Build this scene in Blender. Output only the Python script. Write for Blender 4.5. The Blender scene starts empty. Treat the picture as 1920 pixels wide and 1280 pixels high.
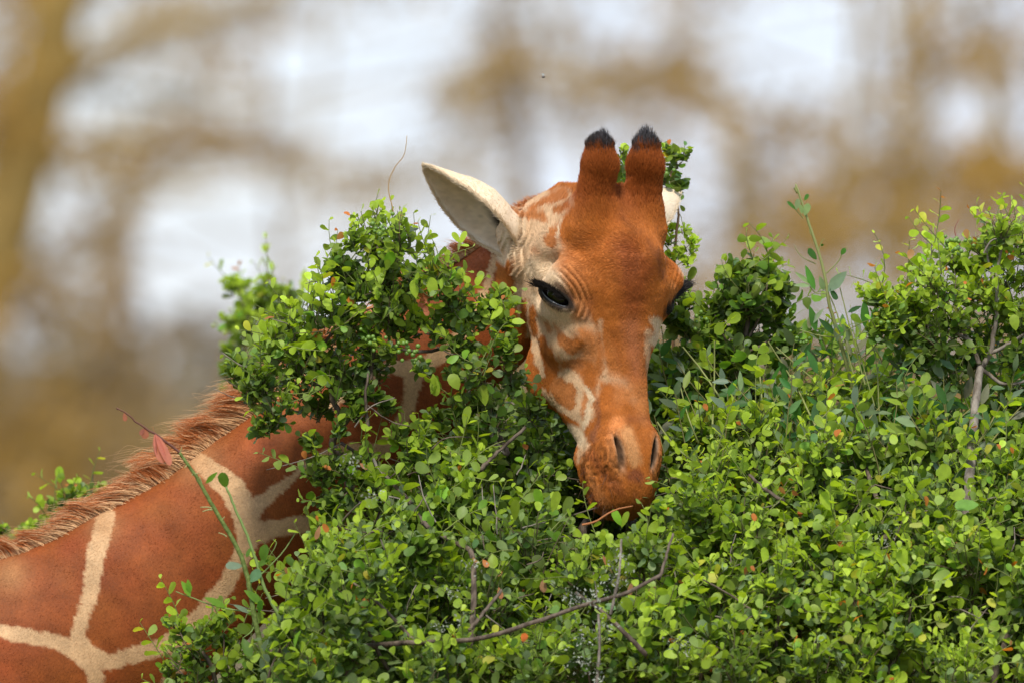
import bpy, math, os
import numpy as np
from mathutils import Vector, Matrix

# ------------------------------------------------------------------ camera, sky, sun, exposure
scene = bpy.context.scene
COL = scene.collection
DIST = 27.0            # metres from the lens to the giraffe
ZC = 3.5               # lens height (roof hatch of a vehicle)

cam_data = bpy.data.cameras.new("camera")
cam_data.sensor_width = 36.0
cam_data.lens = 36.0 * DIST / 1.92
cam_data.clip_start = 1.0
cam_data.clip_end = 3000.0
cam_data.dof.use_dof = True
cam_data.dof.focus_distance = DIST - 0.03
cam_data.dof.aperture_fstop = 4.3
cam = bpy.data.objects.new("camera", cam_data)
COL.objects.link(cam)
cam.location = (0, -DIST, ZC)
cam.rotation_euler = (math.radians(90), 0, 0)
scene.camera = cam

SUN_EL, SUN_AZ = math.radians(54), math.radians(-8)   # azimuth seen from the giraffe: 0 is towards the lens, positive to the right
world = bpy.data.worlds.new("World")
scene.world = world
world.use_nodes = True
wn = world.node_tree; wn.nodes.clear()
w_out = wn.nodes.new("ShaderNodeOutputWorld")
w_bg = wn.nodes.new("ShaderNodeBackground")
w_sky = wn.nodes.new("ShaderNodeTexSky")
w_sky.sky_type = 'NISHITA'; w_sky.sun_disc = False
w_sky.sun_elevation = SUN_EL
w_sky.sun_rotation = math.pi - SUN_AZ
w_sky.altitude = 1500; w_sky.dust_density = 1.0
w_mix = wn.nodes.new("ShaderNodeMixRGB")
w_tc = wn.nodes.new("ShaderNodeTexCoord")
w_no = wn.nodes.new("ShaderNodeTexNoise"); w_no.inputs['Scale'].default_value = 9.0; w_no.inputs['Detail'].default_value = 5
w_rp = wn.nodes.new("ShaderNodeValToRGB")
w_rp.color_ramp.elements[0].position = 0.30; w_rp.color_ramp.elements[0].color = (0.55, 0.55, 0.55, 1)
w_rp.color_ramp.elements[1].position = 0.62; w_rp.color_ramp.elements[1].color = (0.97, 0.97, 0.97, 1)
w_mix.inputs['Color2'].default_value = (6.3, 7.1, 8.7, 1)       # thin bright overcast
wn.links.new(w_tc.outputs['Generated'], w_no.inputs['Vector'])
wn.links.new(w_no.outputs['Fac'], w_rp.inputs['Fac'])
wn.links.new(w_rp.outputs['Color'], w_mix.inputs['Fac'])
wn.links.new(w_sky.outputs['Color'], w_mix.inputs['Color1'])
wn.links.new(w_mix.outputs['Color'], w_bg.inputs['Color'])
w_bg.inputs['Strength'].default_value = 0.105
wn.links.new(w_bg.outputs['Background'], w_out.inputs['Surface'])

sun_data = bpy.data.lights.new("sun", 'SUN')
sun_data.energy = 3.1
sun_data.angle = math.radians(10)
sun_data.color = (1.0, 0.93, 0.80)
sun = bpy.data.objects.new("sun", sun_data)
COL.objects.link(sun)
sun_dir = Vector((math.sin(SUN_AZ) * math.cos(SUN_EL), -math.cos(SUN_AZ) * math.cos(SUN_EL), math.sin(SUN_EL)))
sun.rotation_euler = sun_dir.to_track_quat('Z', 'Y').to_euler()
sun.location = (3, -10, 20)

scene.view_settings.view_transform = 'Standard'
scene.view_settings.look = 'None'
scene.view_settings.exposure = 0.46
scene.view_settings.gamma = 1.0
scene.view_settings.use_curve_mapping = False
scene.render.engine = 'CYCLES'
scene.cycles.use_denoising = True
scene.cycles.max_bounces = 6
scene.cycles.diffuse_bounces = 4
scene.cycles.glossy_bounces = 2
scene.cycles.transmission_bounces = 3
scene.cycles.transparent_max_bounces = 8
scene.cycles.caustics_reflective = False
scene.cycles.caustics_refractive = False

# ------------------------------------------------------------------ helpers
def P(px, py, y=0.0):
    """a place in the world, y metres beyond the focal plane, named by where the photograph shows it"""
    s = (DIST + y) / DIST
    return np.array([(px - 960) / 1000.0 * s, y, ZC + (640 - py) / 1000.0 * s])

def unit(v):
    v = np.asarray(v, float)
    return v / (np.linalg.norm(v, axis=-1, keepdims=True) + 1e-12)

def tag(o, label=None, cat=None, group=None, kind=None):
    if label: o['label'] = label
    if cat: o['category'] = cat
    if group: o['group'] = group
    if kind: o['kind'] = kind
    return o

def empty(name, loc, parent=None):
    o = bpy.data.objects.new(name, None)
    o.empty_display_size = 0.05
    COL.objects.link(o)
    o.location = Vector(loc)
    if parent: o.parent = parent
    return o

def mesh_from(name, V, faces, mats, parent=None, smooth=True, colors=None, origin=None):
    """V (n,3); faces: array (m,k) or list of such arrays, or one ragged list"""
    V = np.asarray(V, np.float32)
    if origin is not None: V = V - np.asarray(origin, np.float32)
    me = bpy.data.meshes.new(name)
    if isinstance(faces, np.ndarray): faces = [faces]
    if len(faces) and isinstance(faces[0], np.ndarray):
        faces = [f for f in faces if len(f)]
        loops = np.concatenate([f.reshape(-1) for f in faces]).astype(np.int32)
        tot = np.concatenate([np.full(len(f), f.shape[1], np.int32) for f in faces])
    else:
        loops = np.array([i for f in faces for i in f], np.int32)
        tot = np.array([len(f) for f in faces], np.int32)
    start = np.concatenate([[0], np.cumsum(tot)[:-1]]).astype(np.int32)
    me.vertices.add(len(V)); me.vertices.foreach_set('co', V.reshape(-1))
    me.loops.add(len(loops)); me.loops.foreach_set('vertex_index', loops)
    me.polygons.add(len(tot)); me.polygons.foreach_set('loop_start', start); me.polygons.foreach_set('loop_total', tot)
    me.polygons.foreach_set('use_smooth', np.full(len(tot), smooth))
    me.update(calc_edges=True)
    me.validate()
    if colors is not None:
        c = np.ones((len(V), 4), np.float32); c[:, :3] = colors
        a = me.color_attributes.new('col', 'FLOAT_COLOR', 'POINT'); a.data.foreach_set('color', c.reshape(-1))
    for m in (mats if isinstance(mats, (list, tuple)) else [mats]): me.materials.append(m)
    o = bpy.data.objects.new(name, me)
    COL.objects.link(o)
    if parent: o.parent = parent
    return o

def principled(name, color=(0.5, 0.5, 0.5), rough=0.6, spec=0.4, attr=None):
    m = bpy.data.materials.new(name); m.use_nodes = True
    nt = m.node_tree; b = nt.nodes['Principled BSDF']
    b.inputs['Base Color'].default_value = (*color, 1)
    b.inputs['Roughness'].default_value = rough
    b.inputs['Specular IOR Level'].default_value = spec
    if attr:
        a = nt.nodes.new('ShaderNodeAttribute'); a.attribute_name = attr
        nt.links.new(a.outputs['Color'], b.inputs['Base Color'])
    return m

def vnoise(p, seed=0):
    """smooth value noise in -1..1 for points (n,3)"""
    p = np.asarray(p, np.float64)
    i = np.floor(p).astype(np.int64); f = p - i
    f = f * f * (3 - 2 * f)
    def h(ix, iy, iz):
        n = (ix * 374761393 + iy * 668265263 + iz * 2147483647 + seed * 974711) & 0xffffffff
        n = ((n ^ (n >> 13)) * 1274126177) & 0xffffffff
        n = n ^ (n >> 16)
        return (n & 0xffff) / 32767.5 - 1
    r = 0
    for dx in (0, 1):
        for dy in (0, 1):
            for dz in (0, 1):
                w = (f[:, 0] if dx else 1 - f[:, 0]) * (f[:, 1] if dy else 1 - f[:, 1]) * (f[:, 2] if dz else 1 - f[:, 2])
                r = r + w * h(i[:, 0] + dx, i[:, 1] + dy, i[:, 2] + dz)
    return r

def fbm(p, seed=0, octaves=3):
    a, r = 1.0, 0
    for k in range(octaves):
        r = r + a * vnoise(np.asarray(p) * 2 ** k, seed + k); a *= 0.5
    return r

def hair_object(name, pts, radii, cols, mat, parent=None, origin=(0, 0, 0)):
    """pts (n,k,3) strands, radii (n,k), cols (n,3) or (n,k,3)"""
    n, k = pts.shape[:2]
    hc = bpy.data.hair_curves.new(name)
    hc.add_curves([k] * n)
    hc.attributes['position'].data.foreach_set('vector', (pts - np.asarray(origin)).astype(np.float32).reshape(-1))
    ra = hc.attributes.get('radius') or hc.attributes.new('radius', 'FLOAT', 'POINT')
    ra.data.foreach_set('value', radii.astype(np.float32).reshape(-1))
    if cols.ndim == 2: cols = np.repeat(cols[:, None, :], k, 1)
    c = np.ones((n, k, 4), np.float32); c[..., :3] = cols
    ca = hc.attributes.new('col', 'FLOAT_COLOR', 'POINT')
    ca.data.foreach_set('color', c.reshape(-1))
    hc.materials.append(mat)
    o = bpy.data.objects.new(name, hc)
    COL.objects.link(o)
    if parent: o.parent = parent
    return o
# ------------------------------------------------------------------ GROUND, FAR TREES
def noise_mat(name, c1, c2, scale, rough=0.9, bump=0.3, stretch=(1, 1, 1), c3=None):
    m = bpy.data.materials.new(name); m.use_nodes = True
    nt = m.node_tree; b = nt.nodes['Principled BSDF']
    b.inputs['Roughness'].default_value = rough; b.inputs['Specular IOR Level'].default_value = 0.2
    tc = nt.nodes.new('ShaderNodeTexCoord'); mp = nt.nodes.new('ShaderNodeMapping'); mp.inputs['Scale'].default_value = stretch
    no = nt.nodes.new('ShaderNodeTexNoise'); no.inputs['Scale'].default_value = scale; no.inputs['Detail'].default_value = 6
    rp = nt.nodes.new('ShaderNodeValToRGB')
    rp.color_ramp.elements[0].position = .35; rp.color_ramp.elements[0].color = (*c1, 1)
    rp.color_ramp.elements[1].position = .65; rp.color_ramp.elements[1].color = (*c2, 1)
    if c3 is not None:
        e = rp.color_ramp.elements.new(.52); e.color = (*c3, 1)
    bu = nt.nodes.new('ShaderNodeBump'); bu.inputs['Strength'].default_value = bump; bu.inputs['Distance'].default_value = .02
    nt.links.new(tc.outputs['Object'], mp.inputs['Vector']); nt.links.new(mp.outputs['Vector'], no.inputs['Vector'])
    nt.links.new(no.outputs['Fac'], rp.inputs['Fac']); nt.links.new(rp.outputs['Color'], b.inputs['Base Color'])
    nt.links.new(no.outputs['Fac'], bu.inputs['Height']); nt.links.new(bu.outputs['Normal'], b.inputs['Normal'])
    return m

def ground():
    n = 90
    g = np.linspace(-1, 1, n); g = np.sign(g) * (np.abs(g) ** 2.2) * 1200
    X, Y = np.meshgrid(g, g + 20, indexing='ij')
    r = np.hypot(X, Y)
    Z = vnoise(np.stack([X.ravel() / 9, Y.ravel() / 9, X.ravel() * 0], 1), 3).reshape(n, n) * .12 * np.clip((r - 6) / 20, 0, 1)
    V = np.stack([X, Y, Z], -1).reshape(-1, 3)
    i, j = np.meshgrid(np.arange(n - 1), np.arange(n - 1), indexing='ij'); b = (i * n + j).ravel()
    Q = np.stack([b, b + n, b + n + 1, b + 1], 1)
    m = noise_mat('dry_grass_ground', (0.10, 0.085, 0.04), (0.22, 0.17, 0.09), 0.8, 1, .5)
    tag(mesh_from('ground', V, Q, m), kind='structure')
ground()

def tube(path, rad, sides=8, cap=True):
    path = np.asarray(path, float); rad = np.asarray(rad, float)
    k = len(path)
    T = unit(np.gradient(path, axis=0))
    a = np.array([0, 0, 1.0]) if abs(T[0, 2]) < .9 else np.array([1.0, 0, 0])
    V = []
    n_ = unit(np.cross(T[0], a))
    for i in range(k):
        n_ = unit(n_ - T[i] * np.dot(n_, T[i])); b = np.cross(T[i], n_)
        ph = np.linspace(0, 2 * math.pi, sides, endpoint=False)[:, None]
        V.append(path[i] + rad[i] * (np.cos(ph) * n_ + np.sin(ph) * b))
    V = np.concatenate(V)
    i, j = np.meshgrid(np.arange(k - 1), np.arange(sides), indexing='ij')
    a0 = (i * sides + j).ravel(); a1 = (i * sides + (j + 1) % sides).ravel()
    Q = np.stack([a0, a1, a1 + sides, a0 + sides], 1)
    V = np.concatenate([V, [path[-1] + T[-1] * rad[-1]]])
    e = (k - 1) * sides; j = np.arange(sides)
    Tr = np.stack([e + j, e + (j + 1) % sides, np.full(sides, len(V) - 1)], 1)
    return V, [Q, Tr]

class Bag:
    """collects pieces of one mesh"""
    def __init__(self): self.V, self.Q, self.T, self.C, self.n = [], [], [], [], 0
    def add(self, V, F, col=None):
        self.V.append(V)
        for f in (F if isinstance(F, list) else [F]):
            (self.Q if f.shape[1] == 4 else self.T).append(f + self.n)
        if col is not None: self.C.append(np.broadcast_to(np.asarray(col, float), (len(V), 3)))
        self.n += len(V)
    def build(self, name, mat, parent=None, origin=None, smooth=True):
        if not self.V: return None
        F = []
        if self.Q: F.append(np.concatenate(self.Q))
        if self.T: F.append(np.concatenate(self.T))
        return mesh_from(name, np.concatenate(self.V), F, mat, parent, smooth, np.concatenate(self.C) if self.C else None, origin)

def smooth_path(pts, n=12):
    pts = np.asarray(pts, float)
    k = len(pts)
    if k < 3:
        t = np.linspace(0, 1, n)[:, None]; return pts[0] * (1 - t) + pts[-1] * t
    ext = np.concatenate([[2 * pts[0] - pts[1]], pts, [2 * pts[-1] - pts[-2]]])
    out = []
    for s in np.linspace(0, k - 1 - 1e-6, n):
        i = int(s); f = s - i
        p0, p1, p2, p3 = ext[i:i + 4]
        out.append(.5 * ((2 * p1) + (-p0 + p2) * f + (2 * p0 - 5 * p1 + 4 * p2 - p3) * f * f + (-p0 + 3 * p1 - 3 * p2 + p3) * f ** 3))
    return np.array(out)

M_FEVER = noise_mat('fever_tree_bark', (0.27, 0.180, 0.055), (0.38, 0.265, 0.085), 4, .8, .3, (1, 1, .3))
M_GREYBARK = noise_mat('grey_brown_bark', (0.16, 0.11, 0.06), (0.30, 0.21, 0.12), 5, .9, .5, (1, 1, .25))
M_FARLEAF = principled('far_foliage', rough=.8, spec=.15, attr='col')

# where the far crowns are open to the sky (centre px, radius px) and where they are dense, seen from the lens
OPEN = [(640, 190, 115, 95, 1.0), (420, 425, 160, 75, 1.0), (800, 75, 110, 55, .9), (170, 45, 50, 35, .7), (75, 390, 75, 60, .95), (110, 200, 60, 50, .45),
        (250, 185, 55, 50, .5), (250, 590, 55, 60, .7), (70, 660, 50, 60, .4), (1480, 95, 120, 70, 1.0), (1600, 60, 120, 60, .9), (1310, 385, 60, 50, .8), (1180, 30, 60, 40, .6),
        (1880, 235, 60, 55, .9), (1760, 180, 55, 40, .6), (1020, 330, 110, 60, .5), (1290, 255, 80, 45, .6), (1560, 330, 50, 45, .5), (1500, 580, 150, 100, .35),
        (520, 560, 150, 90, .75), (350, 660, 120, 60, .5), (900, 430, 160, 60, .45), (1860, 20, 60, 30, .5), (20, 90, 30, 50, .7), (560, 80, 50, 40, .5), (440, 760, 120, 50, .35), (1010, 20, 60, 30, .5), (170, 700, 40, 40, .3)]
DENSE = [(300, 10, 120, 45, .6), (520, 20, 80, 50, .6), (980, 50, 100, 55, .6), (1260, 70, 60, 50, .4), (30, 180, 70, 170, .9), (110, 330, 50, 30, .4), (225, 380, 40, 250, .7), (350, 90, 90, 50, .8), (380, 280, 150, 45, .9), (480, 130, 40, 60, .5), (960, 130, 130, 50, .8), (900, 230, 60, 80, .5),
         (1230, 150, 90, 55, .95), (1100, 210, 90, 35, .6), (1380, 230, 120, 50, .55), (1730, 90, 60, 70, .9), (1860, 110, 60, 45, .8), (1750, 340, 220, 75, 1.0), (1480, 440, 160, 70, .8), (1650, 430, 150, 80, .9),
         (1550, 240, 60, 40, .5), (60, 830, 160, 150, .6), (230, 900, 160, 120, .5), (1880, 330, 90, 50, .9), (30, 560, 80, 60, .7), (160, 520, 70, 60, .6), (700, 330, 80, 50, .6), (560, 310, 60, 40, .6)]

TREES = [  # px of the trunk, depth, radius, lean px at the top, bark, label
    (-150, 74, .32, 330, M_FEVER, 'golden-barked acacia at the far left edge, thickest trunk of the blurred trees'),
    (222, 92, .085, -15, M_GREYBARK, 'blurred far acacia with a thin straight trunk left of the bright sky gap'),
    (330, 112, .09, 90, M_FEVER, 'blurred far acacia whose branches lean right above the mane'),
    (700, 100, .08, -60, M_GREYBARK, 'blurred far acacia behind the left bush, under the brightest gap of sky'),
    (985, 84, .09, 30, M_GREYBARK, 'blurred olive brown acacia straight behind the giraffe ear and the horns'),
    (1210, 96, .085, -20, M_FEVER, 'blurred far acacia with dark boughs above the two horns'),
    (1405, 78, .10, 25, M_FEVER, 'blurred far acacia to the right of the horns, before the blue sky patch'),
    (1700, 88, .10, 20, M_GREYBARK, 'blurred dense brown acacia above the tall leafy shoot and the right bush'),
    (1885, 70, .10, -35, M_FEVER, 'blurred far acacia at the right edge above the tallest right bush')]

BOUGHS = [(0, [(70, 190), (150, 120), (260, 60), (420, 20), (560, -40)], .12), (0, [(20, 370), (90, 300), (190, 255), (300, 270)], .09), (0, [(100, 60), (40, -40), (-20, -160)], .1),
          (1, [(215, 900), (212, 620), (235, 400), (300, 290), (420, 250), (560, 310)], .13), (1, [(225, 480), (150, 430), (90, 470)], .07), (5, [(840, 190), (960, 140), (1100, 160), (1240, 150), (1400, 215)], .11),
          (4, [(985, 500), (975, 250), (930, 60), (960, -80)], .10), (7, [(1560, 320), (1680, 345), (1800, 330), (1960, 345)], .14), (7, [(1700, 420), (1725, 240), (1740, 60), (1700, -100)], .12), (8, [(1860, 330), (1870, 150), (1830, 40), (1850, -100)], .09), (6, [(1400, 600), (1390, 350), (1350, 200), (1280, 120)], .10)]

def far_trees():
    r = np.random.default_rng(77)
    N = 88000
    px = r.uniform(-1180, 3100, N); py = r.uniform(-900, 1130, N)
    den = np.full(N, .30)
    inside = (px > -60) & (px < 1980) & (py > -60)
    den += 0.17 * fbm(np.stack([px / 105, py / 85, px * 0], 1), 5, 3)
    for (cx_, cy_, rx, ry, a) in DENSE: den += .75 * a * np.exp(-(((px - cx_) / rx) ** 2 + ((py - cy_) / ry) ** 2))
    for (cx_, cy_, rx, ry, a) in OPEN: den -= 1.05 * a * np.exp(-(((px - cx_) / rx) ** 2 + ((py - cy_) / ry) ** 2))
    den = np.where(inside, den, .15 + .15 * fbm(np.stack([px / 160, py / 110, px * 0], 1), 6, 2))
    keep = r.random(N) < np.clip(den, 0, 1)
    px, py = px[keep], py[keep]
    d = np.abs(px[:, None] + r.normal(0, 60, len(px))[:, None] - np.array([t[0] + t[3] * .5 for t in TREES])[None])
    own = d.argmin(1)
    for ti, (tx, dep, rad, lean, bark, label) in enumerate(TREES):
        base = P(tx, 640, dep); base[2] = 0
        root = empty('acacia_tree', base); tag(root, label, 'tree', 'far acacia trees out of focus')
        H = 9.5
        top = P(tx + lean, 640, dep); top[2] = H
        if rad < .15: top[0] += r.choice([-1, 1]) * r.uniform(.8, 1.8)
        path = smooth_path([base, base * .65 + top * .35 + (r.normal(0, .35), 0, 0), base * .45 + top * .55 + (r.normal(0, .5), 0, 0), top], 18)
        rad = rad * (.62 if rad < .15 else 1)
        if rad > .15:      # the near golden one leans in from the left
            path = smooth_path([base, P(-150, 1150, dep), P(-100, 760, dep), P(18, 370, dep), P(72, 180, dep), P(118, -20, dep), P(190, -420, dep), P(260, -900, dep)], 18)
        V, F = tube(path, np.linspace(rad * 1.25, rad * .3, 18), 10)
        B = Bag(); B.add(V, F)
        tr = B.build('trunk', bark, root, base)
        for k in range(11):
            a = path[4 + k]
            sd = -1 if k % 2 else 1
            e = a + np.array([sd * r.uniform(1.4, 3.4), r.uniform(-1.5, 1.5), r.uniform(-.2, 1.3)])
            p2 = smooth_path([a, a * .5 + e * .5 + (0, 0, r.uniform(-.2, .3)), e], 8)
            V, F = tube(p2, np.linspace(min(rad, .1) * .42, .012, 8), 6)
            Bk = Bag(); Bk.add(V, F); Bk.build('limb', bark, root, base)
        for (q, pts_, r0_) in BOUGHS:
            if q != ti: continue
            p2 = smooth_path([P(x_, y_, dep) for x_, y_ in pts_], 14)
            V, F = tube(p2, np.linspace(r0_, r0_ * .35, 14), 8)
            Bk = Bag(); Bk.add(V, F); Bk.build('limb', bark, root, base)
        m = own == ti
        n = m.sum()
        yy = dep + r.normal(0, 1.6, n)
        s = (DIST + yy) / DIST
        c = np.stack([(px[m] - 960) / 1000 * s, yy, ZC + (640 - py[m]) / 1000 * s], 1)
        ok = (c[:, 2] > 0.2)
        c = c[ok]; n = len(c)
        # each a small spray of three leaflets
        B = Bag()
        for q in range(3):
            cc = c + r.normal(0, .09, (n, 3))
            A = unit(r.normal(0, 1, (n, 3))); Bv = unit(np.cross(A, r.normal(0, 1, (n, 3))))
            sz = r.uniform(.03, .065, n)[:, None]
            V = np.stack([cc - A * sz, cc + Bv * sz * .6, cc + A * sz, cc - Bv * sz * .6], 1)
            Q = np.arange(n * 4).reshape(n, 4)
            k1 = r.random(n)[:, None]
            col = np.array((0.40, 0.250, 0.075)) * k1 + np.array((0.17, 0.120, 0.045)) * (1 - k1)
            if bark is M_FEVER: col = col * np.array((1.08, 1.0, .72))
            B.add(V.reshape(-1, 3), Q, np.repeat(col, 4, 0))
        tag(B.build('crown', M_FARLEAF, root, base, smooth=False), kind='stuff')
far_trees()

def far_scrub():
    r = np.random.default_rng(78)
    n = 60000
    x = r.uniform(-75, 75, n); y = r.uniform(120, 190, n)
    top = 3.2 + 0.9 * fbm(np.stack([x / 7, y / 9, x * 0], 1), 3, 3)
    z = r.uniform(0, 1, n) ** .8 * top
    c = np.stack([x, y, z], 1)
    A = unit(r.normal(0, 1, (n, 3))); Bv = unit(np.cross(A, r.normal(0, 1, (n, 3))))
    sz = r.uniform(.14, .34, n)[:, None]
    V = np.stack([c - A * sz, c + Bv * sz * .7, c + A * sz, c - Bv * sz * .7], 1).reshape(-1, 3)
    k = r.random(n)[:, None]
    col = np.array((0.25, 0.205, 0.145)) * k + np.array((0.14, 0.125, 0.09)) * (1 - k)
    B = Bag(); B.add(V, np.arange(n * 4).reshape(n, 4), np.repeat(col, 4, 0))
    o = B.build('distant_scrub', M_FARLEAF, smooth=False)
    tag(o, 'brownish belt of scrub far behind the giraffe, wholly out of focus', 'scrub', kind='stuff')
far_scrub()
# ------------------------------------------------------------------ GIRAFFE
# Modelled as one implicit surface in millimetres: X across (photograph's px), D depth away from the lens, H downwards.
TH = math.radians(31); CT, ST = math.cos(TH), math.sin(TH)
HX, HD = 1110.0, 90.0          # axis of the head

def to_local(X, D):            # u across the face, w forward out of the face
    return (X - HX) * CT + (D - HD) * ST, (X - HX) * ST - (D - HD) * CT

def smin(a, b, k):
    h = np.clip(0.5 + 0.5 * (b - a) / k, 0, 1)
    return b + (a - b) * h - k * h * (1 - h)

def smax(a, b, k): return -smin(-a, -b, k)

def ell(a, b, c, A, B, C, ra, rb, rc):
    """ellipsoid distance in any three orthogonal coordinates"""
    x, y, z = (a - A) / ra, (b - B) / rb, (c - C) / rc
    k0 = np.sqrt(x * x + y * y + z * z) + 1e-9
    x, y, z = x / ra, y / rb, z / rc
    k1 = np.sqrt(x * x + y * y + z * z) + 1e-9
    return k0 * (k0 - 1) / k1

def cone(x, y, z, p, q, r1, r2, sy=1.0):
    """round cone; sy squeezes the second axis"""
    px, py_, pz = p; qx, qy, qz = q
    dx, dy, dz = qx - px, (qy - py_) / sy, qz - pz
    L = dx * dx + dy * dy + dz * dz
    ax, ay, az = x - px, (y - py_) / sy, z - pz
    t = np.clip((ax * dx + ay * dy + az * dz) / L, 0, 1)
    t2 = t
    return np.sqrt((ax - t * dx) ** 2 + (ay - t * dy) ** 2 + (az - t * dz) ** 2) - (r1 + (r2 - r1) * t2)

HT = np.array([  # h, front w, back w, half width, skew (front narrower when negative)
    [350,  95, -80,  40, 0.0],
    [385, 118, -175,  80, 0.0],
    [430, 148, -195,  95, 0.0],
    [480, 171, -190, 108, 0.05],
    [540, 172, -175, 112, 0.05],
    [590, 160, -150, 103, 0.0],
    [640, 150, -135,  90, -0.06],
    [700, 144, -128,  79, -0.12],
    [735, 145, -110,  75, -0.10],
    [770, 150,  -68,  70, -0.05],
    [800, 157,  -30,   64, 0.0],
    [835, 164,  12,  63, 0.04],
    [870, 168,  34,  65, 0.02],
    [905, 164,  38,  64, 0.0],
    [935, 152,  46,  57, 0.0],
    [955, 138,  56,  52, 0.0],
    [972, 112,  84,  22, 0.0]])

_hh = np.arange(330.0, 1000.0, 1.0)
def _smooth(col, sg=9.0):
    y = np.interp(_hh, HT[:, 0], HT[:, col]); k = np.exp(-(np.arange(-30, 31) / sg) ** 2 / 2); k /= k.sum()
    return np.convolve(np.pad(y, 30, mode='edge'), k, 'valid')
HTS = [_hh, _smooth(1), _smooth(2), _smooth(3, 7.0), _smooth(4)]
EYE = np.array([108.0, 66.0, 553.0]); EYE_R = 31.0
EN = np.array([0.84, 0.54]); ET = np.array([-0.54, 0.84]); EA = math.radians(31)

NECK = [  # X, D, H, radius
    (1010, 215, 500, 100), (880, 245, 610, 112), (740, 250, 735, 128), (470, 250, 975, 155),
    (250, 255, 1150, 187), (0, 265, 1290, 226), (-350, 290, 1465, 280), (-700, 310, 1640, 350)]

def body_sdf(X, D, H, head=True):
    shp = np.broadcast(X, D, H).shape
    f = np.full(shp, 1e4, np.float32)
    for (a, b) in zip(NECK[:-1], NECK[1:]):
        f = smin(f, cone(X, D, H, a[:3], b[:3], a[3], b[3], 0.66), 30)
    # trunk and legs
    f = smin(f, cone(X, D, H, (-850, 315, 1900), (-2250, 330, 2080), 440, 400, 0.78), 160)
    for (lx, ld, kx) in ((-760, 120, -690), (-800, 500, -860)):
        f = smin(f, cone(X, D, H, (-820, 315 + (ld - 315) * 0.5, 2100), (kx, ld, 3050), 170, 66), 60)
        f = smin(f, cone(X, D, H, (kx, ld, 3050), (lx, ld, 3950), 62, 48), 25)
        f = smin(f, cone(X, D, H, (lx, ld, 3960), (lx + 20, ld, 4070), 52, 78), 25)
    for (lx, ld) in ((-2400, 150), (-2300, 510)):
        f = smin(f, cone(X, D, H, (-2330, 315 + (ld - 315) * 0.5, 2200), (lx + 80, ld, 2800), 220, 90), 80)
        f = smin(f, cone(X, D, H, (lx + 80, ld, 2800), (lx - 120, ld, 3250), 80, 62), 25)
        f = smin(f, cone(X, D, H, (lx - 120, ld, 3250), (lx - 40, ld, 3960), 56, 48), 25)
        f = smin(f, cone(X, D, H, (lx - 40, ld, 3960), (lx - 20, ld, 4070), 52, 78), 25)
    f = smin(f, cone(X, D, H, (-2640, 330, 1980), (-2760, 330, 2700), 45, 18), 40)
    if not head: return f
    u, w = to_local(X, D)
    au = np.sqrt(u * u + 30.0)
    h = H
    wf = np.interp(h, HTS[0], HTS[1]); wb = np.interp(h, HTS[0], HTS[2])
    ha = np.interp(h, HTS[0], HTS[3]); sk = np.interp(h, HTS[0], HTS[4])
    wc, bb = (wf + wb) / 2, (wf - wb) / 2
    q = np.clip((w - wc) / bb, -1.3, 1.3)
    a2 = ha * (1 + sk * q)
    k = (np.abs(u / a2) ** 2.4 + np.abs((w - wc) / bb) ** 2.4 + 1e-9) ** (1 / 2.4)
    g = (k - 1) * np.minimum(a2, bb) * 0.9
    g = np.maximum(g, np.maximum(352 - h, h - 970))
    # cranium, poll, forehead boss
    g = smin(g, ell(u, w, h, 0, -40, 462, 98, 150, 98), 40)
    g = smin(g, ell(u, w, h, 0, 133, 488, 46, 42, 60), 34)
    # orbits and brows
    g = smin(g, ell(au, w, h, 98, 84, 524, 47, 38, 38), 28)
    g = smin(g, ell(au, w, h, 92, 46, 578, 34, 60, 30), 28)
    # hollow above the eye, hollow under the cheek bone
    g = smax(g, -ell(au, w, h, 122, 25, 492, 26, 30, 16), 22)
    g = smin(g, ell(au, w, h, 84, 40, 640, 16, 60, 30), 30)          # cheek bone
    g = smax(g, -ell(au, w, h, 104, 98, 700, 25, 34, 66), 26)         # hollow between bridge and cheek
    g = smin(g, ell(au, w, h, 62, -70, 706, 26, 52, 52), 30)         # jaw muscle
    # ear roots
    g = smin(g, ell(au, w, h, 92, -120, 438, 40, 42, 42), 24)
    g = smin(g, ell(au, w, h, 100, -100, 490, 24, 34, 34), 20)
    # ossicones
    for sg in (-1, 1):
        us = u * sg
        hn = cone(us, w, h, (54, 90, 428), (52, 102, 348), 47, 28)
        hn = smin(hn, cone(us, w, h, (52, 102, 348), (50, 112, 310), 28, 25), 14)
        hn = smin(hn, cone(us, w, h, (50, 112, 310), (51, 113, 282), 27, 22), 10)
        hn = smin(hn, ell(us, w, h, 50, 110, 318, 29, 29, 30), 14)
        g = smin(g, hn, 20)
    # muzzle: nostril mounds, lips, lower lip
    g = smin(g, ell(au, w, h, 36, 136, 845, 27, 30, 46), 18)
    g = smin(g, ell(u, w, h, 0, 118, 916, 54, 46, 48), 24)
    g = smin(g, ell(au, w, h, 44, 82, 870, 24, 42, 44), 20)
    low = ell(u, w, h, 0, 50, 895, 47, 40, 60)
    g = smin(g, low, 5)
    g = smin(g, ell(au, w, h, 42, 46, 856, 20, 20, 24), 12)          # mouth corner
    # nostrils: tall slits leaning inwards at the foot
    cs, sn = math.cos(0.20), math.sin(0.20)
    na, nh = au - 38, h - 846
    n1, n2 = na * cs + nh * sn, -na * sn + nh * cs
    g = smax(g, -ell(n1, w, n2, 0, 168, 0, 5.8, 36, 32), 7)
    # philtrum and nose pad
    g = smax(g, -ell(u, w, h, 0, 186, 928, 3, 16, 30), 8)
    # eye opening
    e1 = (au - EYE[0]) * EN[0] + (w - EYE[1]) * EN[1]
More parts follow.
